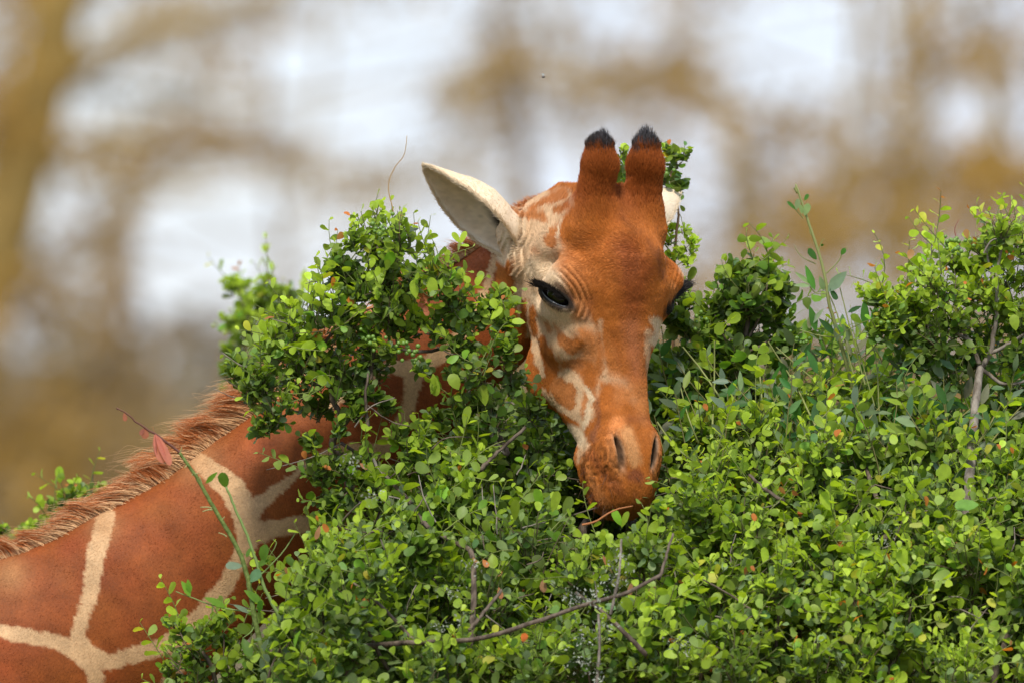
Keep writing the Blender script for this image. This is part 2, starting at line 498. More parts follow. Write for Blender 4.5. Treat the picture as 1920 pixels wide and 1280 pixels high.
    e2 = (au - EYE[0]) * ET[0] + (w - EYE[1]) * ET[1]
    e3 = h - EYE[2]
    t1 = e2 * math.cos(EA) + e3 * math.sin(EA); t2 = -e2 * math.sin(EA) + e3 * math.cos(EA)
    g = smin(g, ell(e1, t1, t2, 6, 0, 0, 31, 44, 27), 14)            # lids bulge round the ball
    g = smax(g, -ell(e1, t1, t2, 36, 0, 3, 35, 36, 12.5), 5)
    # skin folds over and in front of the eye
    rr = np.sqrt((t1 + 8) ** 2 + (t2 * 1.15 - 6) ** 2)
    fold = np.exp(-((rr - 62) / 17.0) ** 2) * (t2 < 12) * np.clip((t1 + 18) / 25, 0, 1) * (np.abs(e1) < 70)
    g = g - 1.5 * fold * np.sin(rr / 10.5 * 2 * math.pi)
    lip = np.exp(-(((h - 868) / 46) ** 2)) * np.clip((w - 55) / 40, 0, 1) * np.clip((au - 30) / 16, 0, 1)
    # folds at the ear root
    er = np.exp(-(((au - 100) / 40) ** 2 + ((w + 100) / 50) ** 2 + ((h - 450) / 55) ** 2))
    g = g - 3.2 * er * np.sin((X + 0.25 * h + 3 * np.sin(h / 9.0)) / 12.0 * 2 * math.pi)
    f = smin(f, g, 34)
    return f

def surface_nets(xs, ys, zs, F):
    ins = F < 0
    nx, ny, nz = F.shape
    c = np.zeros((nx - 1, ny - 1, nz - 1), np.int8)
    for i in (0, 1):
        for j in (0, 1):
            for k in (0, 1):
                c += ins[i:nx - 1 + i, j:ny - 1 + j, k:nz - 1 + k]
    act = (c > 0) & (c < 8)
    I, J, K = np.nonzero(act)
    idx = np.full(act.shape, -1, np.int64); idx[I, J, K] = np.arange(len(I))
    S = np.zeros((len(I), 3)); N = np.zeros(len(I))
    ax = (xs, ys, zs)
    for d in range(3):
        for a in (0, 1):
            for b in (0, 1):
                o0 = [0, 0, 0]; oth = [q for q in range(3) if q != d]
                o0[oth[0]] = a; o0[oth[1]] = b
                o1 = list(o0); o1[d] = 1
                A = (I + o0[0], J + o0[1], K + o0[2]); B = (I + o1[0], J + o1[1], K + o1[2])
                fa, fb = F[A], F[B]
                m = (fa < 0) != (fb < 0)
                t = np.where(m, fa / np.where(m, fa - fb, 1), 0)
                for e in range(3):
                    pa, pb = ax[e][A[e]], ax[e][B[e]]
                    S[:, e] += np.where(m, pa + (pb - pa) * t, 0)
                N += m
    V = S / N[:, None]
    quads = []
    for d in range(3):
        o = [q for q in range(3) if q != d]
        sl0 = [slice(None)] * 3; sl1 = [slice(None)] * 3
        sl0[d] = slice(0, -1); sl1[d] = slice(1, None)
        a, b = ins[tuple(sl0)], ins[tuple(sl1)]
        cr = a != b
        m = np.zeros_like(cr)
        inner = [slice(None)] * 3; inner[o[0]] = slice(1, -1); inner[o[1]] = slice(1, -1)
        m[tuple(inner)] = cr[tuple(inner)]
        T = np.array(np.nonzero(m)).T
        fl = a[tuple(T.T)]
        def cell(da, db):
            q = T.copy(); q[:, o[0]] -= da; q[:, o[1]] -= db
            return idx[q[:, 0], q[:, 1], q[:, 2]]
        Q = np.stack([cell(1, 1), cell(0, 1), cell(0, 0), cell(1, 0)], 1)
        if d == 1: fl = ~fl
        Q = np.where(fl[:, None], Q, Q[:, ::-1])
        quads.append(Q)
    Q = np.concatenate(quads)
    Q = Q[(Q >= 0).all(1)]
    return V, Q

def axis(*segs):
    out = []
    for (a, b, s) in segs:
        n = max(1, int(round((b - a) / s))); out.append(np.linspace(a, b, n, endpoint=False))
    out.append(np.array([segs[-1][1]]))
    return np.concatenate(out).astype(np.float32)

FINE = 3.0
gx = axis((-3000, -1000, 45), (-1000, -20, 16), (-20, 860, 5.5), (860, 975, 5), (975, 1300, FINE), (1300, 1330, 10))
gd = axis((-330, -110, 30), (-110, 60, FINE), (60, 330, 5), (330, 460, 12), (460, 760, 30))
gh = axis((230, 255, 8), (255, 985, FINE), (985, 1300, 5.5), (1300, 1400, 12), (1400, 2000, 25), (2000, 4200, 45))

F = body_sdf(gx[:, None, None], gd[None, :, None], gh[None, None, :], head=False).astype(np.float32)
ix = np.searchsorted(gx, 870); iz = np.searchsorted(gh, 1020)
F[ix:, :, :iz] = body_sdf(gx[ix:, None, None], gd[None, :, None], gh[None, None, :iz]).astype(np.float32)
GV, GQ = surface_nets(gx, gd, gh, F)
del F

def sdf_pts(V):
    head = (V[:, 0] > 870) & (V[:, 2] < 1020)
    r = np.empty(len(V))
    r[~head] = body_sdf(V[~head, 0], V[~head, 1], V[~head, 2], False)
    r[head] = body_sdf(V[head, 0], V[head, 1], V[head, 2])
    return r

def grad_pts(V, e=0.8):
    g = np.empty((len(V), 3))
    for a in range(3):
        d = np.zeros(3); d[a] = e
        g[:, a] = (sdf_pts(V + d) - sdf_pts(V - d)) / (2 * e)
    return g
for _ in range(2):
    f0 = sdf_pts(GV); g0 = grad_pts(GV)
    step = f0 / np.maximum((g0 ** 2).sum(1), 0.15)
    GV = GV - np.clip(step, -4, 4)[:, None] * g0
GN = unit(grad_pts(GV, 2.0))

def relief():
    V = GV; u, w = to_local(V[:, 0], V[:, 1]); h = V[:, 2]
    hd = (V[:, 0] > 960) & (h < 1000)
    lip = np.exp(-((h - 872) / 46) ** 2) * np.clip((w - 50) / 40, 0, 1) * np.clip((np.abs(u) - 26) / 18, 0, 1) * hd
    wr = 1 - np.abs(vnoise(np.stack([V[:, 0] / 9., V[:, 1] / 9., h / 15.], 1) + .35 * vnoise(V / 14., 91)[:, None], 92)) * 2
    d = 1.7 * lip * wr + 0.9 * lip * vnoise(V / 5.5, 93)
    d += hd * 0.9 * fbm(V / 24., 94, 2)
    d += (~hd) * (5.0 * fbm(V / 160., 95, 2) + 0.9 * vnoise(V / 30., 96)) * np.clip((960 - V[:, 0]) / 60, 0, 1)
    return V + GN * d[:, None]
GV = relief()

def mm2w(V):   # millimetre model space -> metres
    V = np.asarray(V, float)
    return np.stack([(V[..., 0] - 960) / 1000, V[..., 1] / 1000, ZC + (640 - V[..., 2]) / 1000], -1)
def loc2mm(u, w, h):
    u, w, h = np.broadcast_arrays(np.asarray(u, float), np.asarray(w, float), np.asarray(h, float))
    return np.stack([HX + u * CT + w * ST, HD + u * ST - w * CT, h], -1)

# ---- coat colours -------------------------------------------------
RUST = np.array((0.42, 0.130, 0.022)); RUSTN = np.array((0.215, 0.055, 0.012)); CREAM = np.array((0.49, 0.31, 0.165))
ORNG = np.array((0.47, 0.175, 0.05)); PALE = np.array((0.62, 0.47, 0.31)); DARK = np.array((0.022, 0.018, 0.017))
FAWN = np.array((0.50, 0.25, 0.10)); DKBR = np.array((0.13, 0.038, 0.015)); PINK = np.array((0.42, 0.16, 0.08))

def pdist(px, py, pts, ws):
    """signed distance to a stroke with per-point half widths"""
    best = np.full(px.shape, 1e9)
    pts = np.asarray(pts, float)
    ws = np.broadcast_to(np.asarray(ws, float), (len(pts),))
    if len(pts) == 1: return np.hypot(px - pts[0, 0], py - pts[0, 1]) - ws[0]
    for (a, b, wa, wb) in zip(pts[:-1], pts[1:], ws[:-1], ws[1:]):
        d = b - a; L = (d ** 2).sum()
        t = np.clip(((px - a[0]) * d[0] + (py - a[1]) * d[1]) / L, 0, 1)
        r = np.hypot(px - a[0] - t * d[0], py - a[1] - t * d[1]) - (wa + (wb - wa) * t)
        best = np.minimum(best, r)
    return best

NECK_LINES = [
    ([(200, 965), (190, 1000), (179, 1040), (170, 1114), (144, 1190), (162, 1228)], [16, 17, 18, 14, 13, 22]),
    ([(-60, 1170), (0, 1181), (60, 1193), (109, 1203), (162, 1228)], [15, 12, 13, 14, 22]),
    ([(162, 1228), (176, 1260), (190, 1330), (180, 1480)], [22, 16, 16, 18]),
    ([(162, 1228), (205, 1240), (306, 1212), (352, 1178), (380, 1150), (420, 1102), (448, 1052), (470, 1005)], [22, 14, 16, 16, 17, 15, 14, 24]),
    ([(352, 1178), (330, 1250), (300, 1330)], [14, 16, 18]),
    ([(470, 1000), (455, 950), (436, 915), (408, 893), (372, 862)], [26, 22, 26, 22, 14]),
    ([(478, 960), (486, 942), (520, 918), (560, 884), (612, 851), (660, 845), (716, 842)], [16, 16, 10, 6, 10, 14, 14]),
    ([(470, 1005), (520, 988), (570, 982), (620, 976), (680, 985)], [22, 15, 17, 19, 18]),
    ([(716, 846), (743, 811), (765, 770), (772, 730), (778, 696)], [13, 12, 13, 13, 22]),
    ([(778, 696), (806, 678), (837, 661), (870, 620)], [20, 14, 13, 12]),
    ([(778, 696), (735, 684), (690, 700), (650, 730), (610, 760)], [18, 12, 12, 15, 10]),
    ([(870, 620), (905, 560), (925, 500), (940, 460)], [10, 8, 8, 9]),
    ([(905, 560), (940, 620), (950, 690)], [8, 8, 10]),
    ([(162, 1480), (-100, 1420), (-300, 1350)], [18, 18, 16]),
    ([(-60, 1170), (-180, 1230), (-300, 1350), (-420, 1500)], [15, 16, 16, 18]),
    ([(-180, 1230), (-230, 1180), (-260, 1100)], [16, 16, 14])]

CREAM_N = CREAM
def paint(V, N):
    """albedo of the coat at model points; V in mm. The coat pattern is worn by the skin on both flanks alike."""
    Wm = mm2w(V)
    s = DIST / (DIST + Wm[:, 1])
    px = 960 + Wm[:, 0] * 1000 * s; py = 640 - (Wm[:, 2] - ZC) * 1000 * s
    n = len(V)
    j1 = fbm(V / 14.0, 3, 3); j2 = fbm(V / 14.0, 9, 3); fine = vnoise(V / 2.6, 31)
    C = np.tile(RUSTN, (n, 1))
    qx, qy = px + j1 * 2.8 + fine * 2.6, py + j2 * 2.8 + fine * 2.4
    # --- neck ---
    m = fbm(V / 90.0, 5, 3)
    C = C * (1 + 0.17 * m + 0.07 * fbm(V / 22.0, 15, 2))[:, None] * (1 + np.array((0, .10, .0)) * fbm(V / 60.0, 16, 2)[:, None])
    for pts, ws in NECK_LINES:
        ppx, ppy = qx, qy
        d = pdist(ppx, ppy, pts, ws)
        soft = 3.0
        a = np.clip(0.5 - d / soft, 0, 1)
        C = C + (CREAM_N * (1 + 0.06 * m)[:, None] - C) * a[:, None]
    # warm fade where cream lines run up into the nape
    for (cx_, cy_, r_) in ((195, 985, 30), (372, 862, 45), (20, 1075, 35)):
        a = 0.55 * np.exp(-((px - cx_) ** 2 + (py - cy_) ** 2) / r_ ** 2)
        C = C + (FAWN * 0.8 - C) * a[:, None]
    # body far from the head: a generic net
    far = px < -200
    if far.any():
        cell = V[far] / 330.0
        ii = np.floor(cell)
        b1 = np.full(far.sum(), 9.0); b2 = b1.copy()
        for dx in (-1, 0, 1):
            for dy in (-1, 0, 1):
                for dz in (-1, 0, 1):
                    c0 = ii + (dx, dy, dz)
                    off = np.stack([vnoise(c0 * 7.3 + 0.37 + k * 11.1, 70 + k) for k in range(3)], 1) * 0.45 + 0.5
                    dd = np.linalg.norm(c0 + off - cell, axis=1)
                    b2 = np.where(dd < b1, b1, np.minimum(b2, dd)); b1 = np.minimum(b1, dd)
        a = np.clip(0.5 - ((b2 - b1) - 0.10) * 30, 0, 1) * np.clip((-200 - px[far]) / 60, 0, 1)
        C[far] += (CREAM_N - C[far]) * a[:, None]
        leg = np.clip((V[far, 2] - 3000) / 200, 0, 1)
        C[far] += (CREAM_N - C[far]) * leg[:, None]
    # --- head ---
    CREAM = np.array((0.63, 0.43, 0.26)); PALE = np.array((0.67, 0.51, 0.34))
    u, w = to_local(V[:, 0], V[:, 1])
    isH = np.clip((px - 955) / 20, 0, 1) * (py < 1010)
    isH = np.maximum(isH, (np.abs(u) < 160) & (w > -170) & (py < 1000) & (px > 930))
    base = np.tile(RUST, (n, 1)) * (1 + 0.10 * m)[:, None]
    H = base.copy()
    def S(pts, ws, col, soft=4.0, amt=1.0, jit=1.0):
        d = pdist(px + (qx - px) * jit, py + (qy - py) * jit, pts, ws)
        a = np.clip(0.5 - d / soft, 0, 1) * amt
        a = a * a * (3 - 2 * a) if soft > 10 else a
        H[:] = H + (np.asarray(col) - H) * a[:, None]
    # side of the head behind forehead: cream ground with brown patches
    S([(1010, 395), (1010, 430), (1005, 480), (1000, 540), (1005, 600), (1010, 660)], [30, 26, 40, 36, 30, 26], CREAM, 6)
    S([(1050, 385), (1035, 420)], [24, 12], CREAM, 10)
    S([(1030, 480), (1035, 520), (1045, 560), (1060, 600), (1075, 650), (1080, 700), (1075, 760)], [34, 30, 32, 46, 54, 50, 42], CREAM, 9)
    S([(1060, 480), (1080, 540), (1090, 585)], [20, 22, 20], ORNG, 26, 0.8)
    S([(1100, 640), (1130, 700)], [30, 22], ORNG, 24, 0.8)
    # patches on the temple
    S([(1052, 372), (1020, 385), (995, 398)], [12, 8, 5], RUST, 4, 0.9)
    S([(985, 412), (1020, 416)], [5, 7], ORNG, 5, 0.9)
    S([(1045, 400), (1062, 392)], [7, 8], RUST, 5, 0.9)
    S([(1040, 440), (1034, 456)], [9, 11], ORNG, 4)
    S([(1052, 420), (1046, 446)], [2.5, 2.5], PALE, 3)
    # around the eye
    S([(1002, 505), (1020, 505), (1040, 520), (1056, 545)], [20, 18, 13, 7], PALE, 12, 0.8)
    S([(1000, 550), (1012, 575), (1035, 592), (1060, 592)], [7, 10, 12, 10], PALE, 12, 0.7)
    S([(1043, 530), (1056, 544), (1066, 556)], [3, 7, 9], DKBR * 0.6, 9, 0.85)
    S([(1002, 470), (1012, 476)], [6, 4], ORNG, 9, 0.5)
    # cheek patches
    S([(1000, 575), (998, 600), (1003, 618)], [5, 8, 9], RUST, 5)
    S([(984, 560), (978, 640), (990, 665)], [4, 9, 12], RUST, 5)
    S([(990, 640), (985, 665), (995, 690)], [8, 10, 12], RUST, 5)
    S([(1016, 632), (1022, 655), (1033, 685), (1030, 710), (1018, 722)], [7, 12, 14, 12, 7], RUST, 5)
    S([(1005, 645), (1010, 670), (1018, 700)], [3.5, 4, 4.5], CREAM, 3)
    S([(1130, 612), (1150, 660), (1160, 700)], [7, 8, 8], ORNG, 18, 0.5)
    S([(1054, 634), (1070, 648), (1086, 642)], [10, 15, 10], RUST, 5, 0.9)
    S([(1024, 600), (1030, 618)], [3, 5], ORNG, 5, 0.8)
    S([(1046, 665), (1052, 690)], [3, 5], ORNG, 5, 0.7)
    S([(1092, 622), (1108, 640), (1112, 660)], [5, 8, 6], ORNG, 6, 0.8)
    S([(1040, 612), (1048, 624)], [4, 5], ORNG, 5, 0.7)
    S([(1060, 680), (1085, 682), (1105, 690), (1108, 715)], [9, 13, 14, 11], RUST * 1.05, 6, 0.85)
    S([(1068, 676), (1088, 680)], [5, 7], DKBR, 12, 0.35)
    S([(1100, 700), (1112, 730), (1114, 760)], [14, 8, 5], RUST, 8, 0.8)
    S([(1048, 722), (1060, 738), (1068, 752)], [18, 22, 13], ORNG * 0.95, 4)
    S([(1042, 728), (1066, 722)], [10, 8], ORNG * 0.95, 4)
    S([(1010, 735), (1024, 760), (1050, 780), (1078, 792)], [7, 10, 12, 7], RUST, 5)
    S([(1018, 730), (1034, 752), (1058, 770), (1080, 778)], [4, 4, 4, 3], CREAM, 4)
    S([(1098, 735), (1095, 760), (1096, 780)], [6, 6, 5], ORNG, 6, 0.9)
    S([(1094, 800), (1103, 770), (1109, 745), (1098, 725)], [4, 6, 5, 4], PALE, 4)
    S([(1070, 800), (1085, 815), (1094, 830)], [9, 12, 9], PALE, 7)
    # bridge of the nose
    S([(1124, 600), (1127, 650), (1132, 690), (1133, 705)], [4, 3, 5, 8], CREAM, 8, 0.7)
    S([(1123, 625), (1127, 660), (1124, 700)], [4, 7, 6], RUST, 6, 0.8)
    S([(1140, 706), (1170, 716), (1192, 745)], [12, 12, 10], CREAM, 26, 0.55)
    S([(1160, 740), (1200, 730), (1205, 780)], [16, 16, 14], ORNG, 24, 0.8)
    S([(1138, 730), (1132, 755), (1128, 770)], [12, 14, 10], RUST, 10, 0.9)
    S([(1120, 745), (1122, 790), (1112, 820)], [2.5, 4, 7], PINK * 0.55, 8, 0.7)
    S([(1185, 610), (1190, 660), (1195, 700)], [22, 20, 16], PINK, 30, 0.5)
    S([(1150, 620), (1160, 680)], [6, 8], DKBR * 1.6, 16, 0.35)
    S([(1215, 620), (1213, 660), (1216, 700)], [6, 5, 3], CREAM, 6, 0.7)
    S([(1230, 600), (1240, 615), (1226, 640)], [10, 12, 8], PALE, 8, 0.9)
    S([(1155, 800), (1180, 785), (1215, 780), (1228, 800)], [6, 10, 10, 6], DKBR * 1.5, 20, 0.5)
    # forehead, dark flecks between horns, far brow
    S([(1180, 470), (1195, 510), (1185, 570)], [30, 36, 26], np.array((0.27, 0.070, 0.018)), 40, 0.75)
    S([(1165, 400), (1180, 425), (1200, 440)], [8, 10, 8], DKBR, 22, 0.45)
    S([(1215, 455), (1235, 490), (1243, 520)], [5, 7, 7], DKBR, 14, 0.55)
    S([(1258, 530), (1268, 545), (1256, 560)], [7, 9, 8], ORNG, 8, 0.8)
    S([(1272, 500), (1290, 528), (1291, 560)], [4, 6, 6], CREAM, 8, 0.7)
    S([(1108, 560), (1100, 600)], [10, 9], DKBR * 2, 18, 0.4)
    # muzzle
    S([(1160, 790), (1145, 820), (1150, 860), (1165, 885)], [12, 11, 10, 9], ORNG * 1.2, 12, 0.95)
    S([(1175, 810), (1185, 840), (1190, 860)], [14, 16, 13], FAWN * 1.15, 14, 0.85)
    S([(1228, 812), (1232, 850), (1224, 890)], [6, 7, 6], ORNG * 1.12, 9, 0.8)
    S([(1190, 888), (1196, 892)], [14, 13], DKBR * 1.6, 12, 0.75)
    S([(1110, 850), (1130, 880), (1150, 905), (1165, 920)], [12, 14, 13, 10], DKBR * 2.2, 18, 0.45)
    S([(1100, 870), (1112, 905), (1135, 940)], [5, 9, 10], ORNG * 1.15, 10, 0.8)
    S([(1085, 860), (1090, 845), (1100, 832)], [5, 7, 6], CREAM, 8, 0.7)
    S([(1092, 872), (1098, 910), (1122, 948)], [2.5, 3.5, 5], DKBR, 5, 0.8)
    S([(1190, 920), (1192, 960)], [5, 4], DKBR * 1.4, 12, 0.5)
    # nostril and lid rims (bare dark skin) in the head's own frame
    cs, sn = math.cos(0.20), math.sin(0.20)
    au = np.abs(u); na, nh = au - 38, V[:, 2] - 846
    n1, n2 = na * cs + nh * sn, -na * sn + nh * cs
    dn = ell(n1, np.clip(w, 0, 168), n2, 0, 168, 0, 5.8, 36, 31)
    a = np.clip(0.5 - (dn - 0.5) / 3, 0, 1) * (w > 90) * (sdf_pts(V * 1.0) > -50)
    H = H + (DARK - H) * a[:, None]
    a = np.clip(0.5 - (dn - 4) / 5, 0, 1) * (w > 90) * 0.5
    H = H + (np.array((0.30, 0.20, 0.13)) - H) * a[:, None]
    e1 = (au - EYE[0]) * EN[0] + (w - EYE[1]) * EN[1]; e2 = (au - EYE[0]) * ET[0] + (w - EYE[1]) * ET[1]; e3 = V[:, 2] - EYE[2]
    t1 = e2 * math.cos(EA) + e3 * math.sin(EA); t2 = -e2 * math.sin(EA) + e3 * math.cos(EA)
    de = np.hypot(t1 / 40, (t2 - 2) / 18) - 1
    a = np.clip(0.5 - (de - np.where(u > 0, .42, .16) + .10 * j1) / 0.30, 0, 1) * (e1 > -10) * (e1 < 60)
    H = H + (DARK - H) * a[:, None]
    hr = np.clip((430 - V[:, 2] + 10 * j1) / 60, 0, 1) * (w > 30) * .8
    H = H + (np.array((0.25, 0.058, 0.012)) - H) * hr[:, None]
    # black caps of the ossicones
    cap_ = np.clip((294 - V[:, 2] + 6 * j1 + 9 * vnoise(np.stack([V[:, 0] / 5., V[:, 1] / 5., V[:, 2] / 30.], 1), 33) - 0.12 * (w - 112)) / 18, 0, 1)
    H = H + (DARK * 1.3 - H) * cap_[:, None]
    # darker upper-lip hair, with crevice shade painted into its wrinkles; mottled cheek
    lipm = np.exp(-((V[:, 2] - 872) / 46) ** 2) * np.clip((w - 50) / 40, 0, 1) * np.clip((np.abs(u) - 22) / 18, 0, 1)
    wrk = np.abs(vnoise(np.stack([V[:, 0] / 9., V[:, 1] / 9., V[:, 2] / 15.], 1) + .35 * vnoise(V / 14., 91)[:, None], 92))
    H = H * (1 - (.60 * lipm * np.clip(wrk * 2.2 - .1 + .4 * j1, 0, 1)))[:, None]
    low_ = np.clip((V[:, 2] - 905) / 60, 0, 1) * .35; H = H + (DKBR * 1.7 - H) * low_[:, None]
    chk = np.exp(-(((px - 1060) / 60) ** 2 + ((py - 650) / 80) ** 2)) * np.clip(.5 + fbm(V / 11., 44, 3) * .9, 0, 1) * .28
    H = H + (FAWN - H) * (chk * .4)[:, None]
    # pale ear root
    er = ell(au, w, V[:, 2], 98, -118, 448, 44, 60, 56)
    a = np.clip(0.5 - (er + 2 * j1) / 8, 0, 1)
    H = H + (PALE - H) * a[:, None]
    S([(968, 404), (1015, 408)], [5, 6], ORNG, 5, 0.9)
    # throat and underside pale
    C = C + (H - C) * np.clip(isH, 0, 1)[:, None]
    return np.clip(C * (1 + 0.05 * fine)[:, None], 0.004, 1)

GC = paint(GV, GN)
giraffe = empty('giraffe', (mm2w(np.array([-1500, 320, 4140]))[0], 0.32, 0.0))
tag(giraffe, 'reticulated giraffe with rust patches and cream lines lowering its head over the green bushes', 'giraffe')
G0 = np.array(giraffe.location)

def coat_material():
    m = principled('coat', rough=0.6, spec=0.18, attr='col')
    nt = m.node_tree; b = nt.nodes['Principled BSDF']
    tc = nt.nodes.new('ShaderNodeTexCoord'); mp = nt.nodes.new('ShaderNodeMapping'); mp.inputs['Scale'].default_value = (1, 1, 0.35)
    no = nt.nodes.new('ShaderNodeTexNoise'); no.inputs['Scale'].default_value = 420; no.inputs['Detail'].default_value = 3
    bu = nt.nodes.new('ShaderNodeBump'); bu.inputs['Strength'].default_value = 0.5; bu.inputs['Distance'].default_value = 0.0015
    nt.links.new(tc.outputs['Object'], mp.inputs['Vector']); nt.links.new(mp.outputs['Vector'], no.inputs['Vector'])
    nt.links.new(no.outputs['Fac'], bu.inputs['Height']); nt.links.new(bu.outputs['Normal'], b.inputs['Normal'])
    at = [x for x in nt.nodes if x.type == 'ATTRIBUTE'][0]
    n2 = nt.nodes.new('ShaderNodeTexNoise'); n2.inputs['Scale'].default_value = 260; n2.inputs['Detail'].default_value = 4
    n3 = nt.nodes.new('ShaderNodeTexNoise'); n3.inputs['Scale'].default_value = 28; n3.inputs['Detail'].default_value = 3
    for n_ in (n2, n3): nt.links.new(tc.outputs['Object'], n_.inputs['Vector'])
    ad = nt.nodes.new('ShaderNodeMath'); ad.operation = 'ADD'; nt.links.new(n2.outputs['Fac'], ad.inputs[0]); nt.links.new(n3.outputs['Fac'], ad.inputs[1])
    mr = nt.nodes.new('ShaderNodeMapRange'); mr.inputs['From Min'].default_value = .6; mr.inputs['From Max'].default_value = 1.4; mr.inputs['To Min'].default_value = .68; mr.inputs['To Max'].default_value = 1.32
    mu = nt.nodes.new('ShaderNodeMixRGB'); mu.blend_type = 'MULTIPLY'; mu.inputs['Fac'].default_value = 1
    nt.links.new(ad.outputs[0], mr.inputs['Value']); nt.links.new(at.outputs['Color'], mu.inputs['Color1']); nt.links.new(mr.outputs['Result'], mu.inputs['Color2']); nt.links.new(mu.outputs['Color'], b.inputs['Base Color'])
    return m
M_COAT = coat_material()
M_HAIR = principled('hair', rough=0.5, spec=0.18, attr='col')
g_body = mesh_from('body', mm2w(GV), GQ, M_COAT, giraffe, colors=GC, origin=G0)

# ---- eyes, lashes
def uv_ball(c, r, ns=40, nr=24, squash=(1, 1, 1)):
    th = np.linspace(0, math.pi, nr + 1); ph = np.linspace(0, 2 * math.pi, ns, endpoint=False)
    T, Ph = np.meshgrid(th, ph, indexing='ij')
    V = np.stack([np.sin(T) * np.cos(Ph), np.sin(T) * np.sin(Ph), np.cos(T)], -1).reshape(-1, 3) * np.asarray(squash) * r + np.asarray(c)
    Q = []
    i = np.arange(nr)[:, None] * ns + np.arange(ns)[None, :]; jn = np.arange(nr)[:, None] * ns + (np.arange(ns)[None, :] + 1) % ns
    Q = np.stack([i, i + ns, jn + ns, jn], -1).reshape(-1, 4)
    return V, Q
M_EYE = principled('wet_eye', (0.006, 0.004, 0.003), 0.08, 0.35)
rng = np.random.default_rng(5)
for sgn in (-1, 1):
    c = loc2mm(sgn * (EYE[0] + 1), EYE[1] + 0.5, EYE[2])
    V, Q = uv_ball(mm2w(c), EYE_R / 1000 * 0.93)
    mesh_from('eye', V, Q, M_EYE, giraffe, origin=G0)
    # glossy tube along the wet lower lid, its grey standing in for the eye's reflection
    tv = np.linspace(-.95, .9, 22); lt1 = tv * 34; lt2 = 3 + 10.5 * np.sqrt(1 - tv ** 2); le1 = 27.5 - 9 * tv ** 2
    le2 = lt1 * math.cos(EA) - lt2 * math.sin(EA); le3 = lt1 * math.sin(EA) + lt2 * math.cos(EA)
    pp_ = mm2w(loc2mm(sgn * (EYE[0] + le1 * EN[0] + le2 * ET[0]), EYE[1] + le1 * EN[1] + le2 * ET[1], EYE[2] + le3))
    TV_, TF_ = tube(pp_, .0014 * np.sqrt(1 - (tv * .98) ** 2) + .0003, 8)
    mesh_from('lid_reflection', TV_, TF_, bpy.data.materials.get('eye_reflection_grey') or principled('eye_reflection_grey', (.11, .115, .125), .2, .5), giraffe, origin=G0)
    # lashes: fan out from the upper lid
    n = 420
    tt = rng.uniform(-1, 0.75, n)
    t1 = tt * 38; t2 = 2 - 16.0 * np.sqrt(np.clip(1 - tt ** 2, 0, 1)) - rng.uniform(0, 2, n)
    e1 = 27 - 11 * tt ** 2 + rng.uniform(-2, 2, n)
    e2 = t1 * math.cos(EA) - t2 * math.sin(EA); e3 = t1 * math.sin(EA) + t2 * math.cos(EA)
    root_au = EYE[0] + e1 * EN[0] + e2 * ET[0]; root_w = EYE[1] + e1 * EN[1] + e2 * ET[1]; root_h = EYE[2] + e3
    L = rng.uniform(14, 27, n) * (1.15 - 0.4 * tt) * (1.25 if sgn > 0 else 1)
    k = 5
    pts = np.zeros((n, k, 3))
    d0 = np.array([0.95, -0.05, 0.25]) + rng.normal(0, 0.12, (n, 3))
    d0[:, 1] += -0.35 * tt
    for i in range(k):
        s_ = i / (k - 1)
        dd = d0 * s_; dd[:, 2] = d0[:, 2] * s_ + 0.15 * s_ - 0.45 * s_ * s_
        loc = np.stack([root_au, root_w, root_h], 1) + dd * L[:, None]
        pts[:, i] = mm2w(loc2mm(sgn * loc[:, 0], loc[:, 1], loc[:, 2]))
    rad = np.repeat(np.linspace(0.0008, 0.0003, k)[None], n, 0)
    hair_object('eyelashes', pts, rad, np.tile((0.015, 0.012, 0.011), (n, 1)), M_HAIR, giraffe, origin=G0)

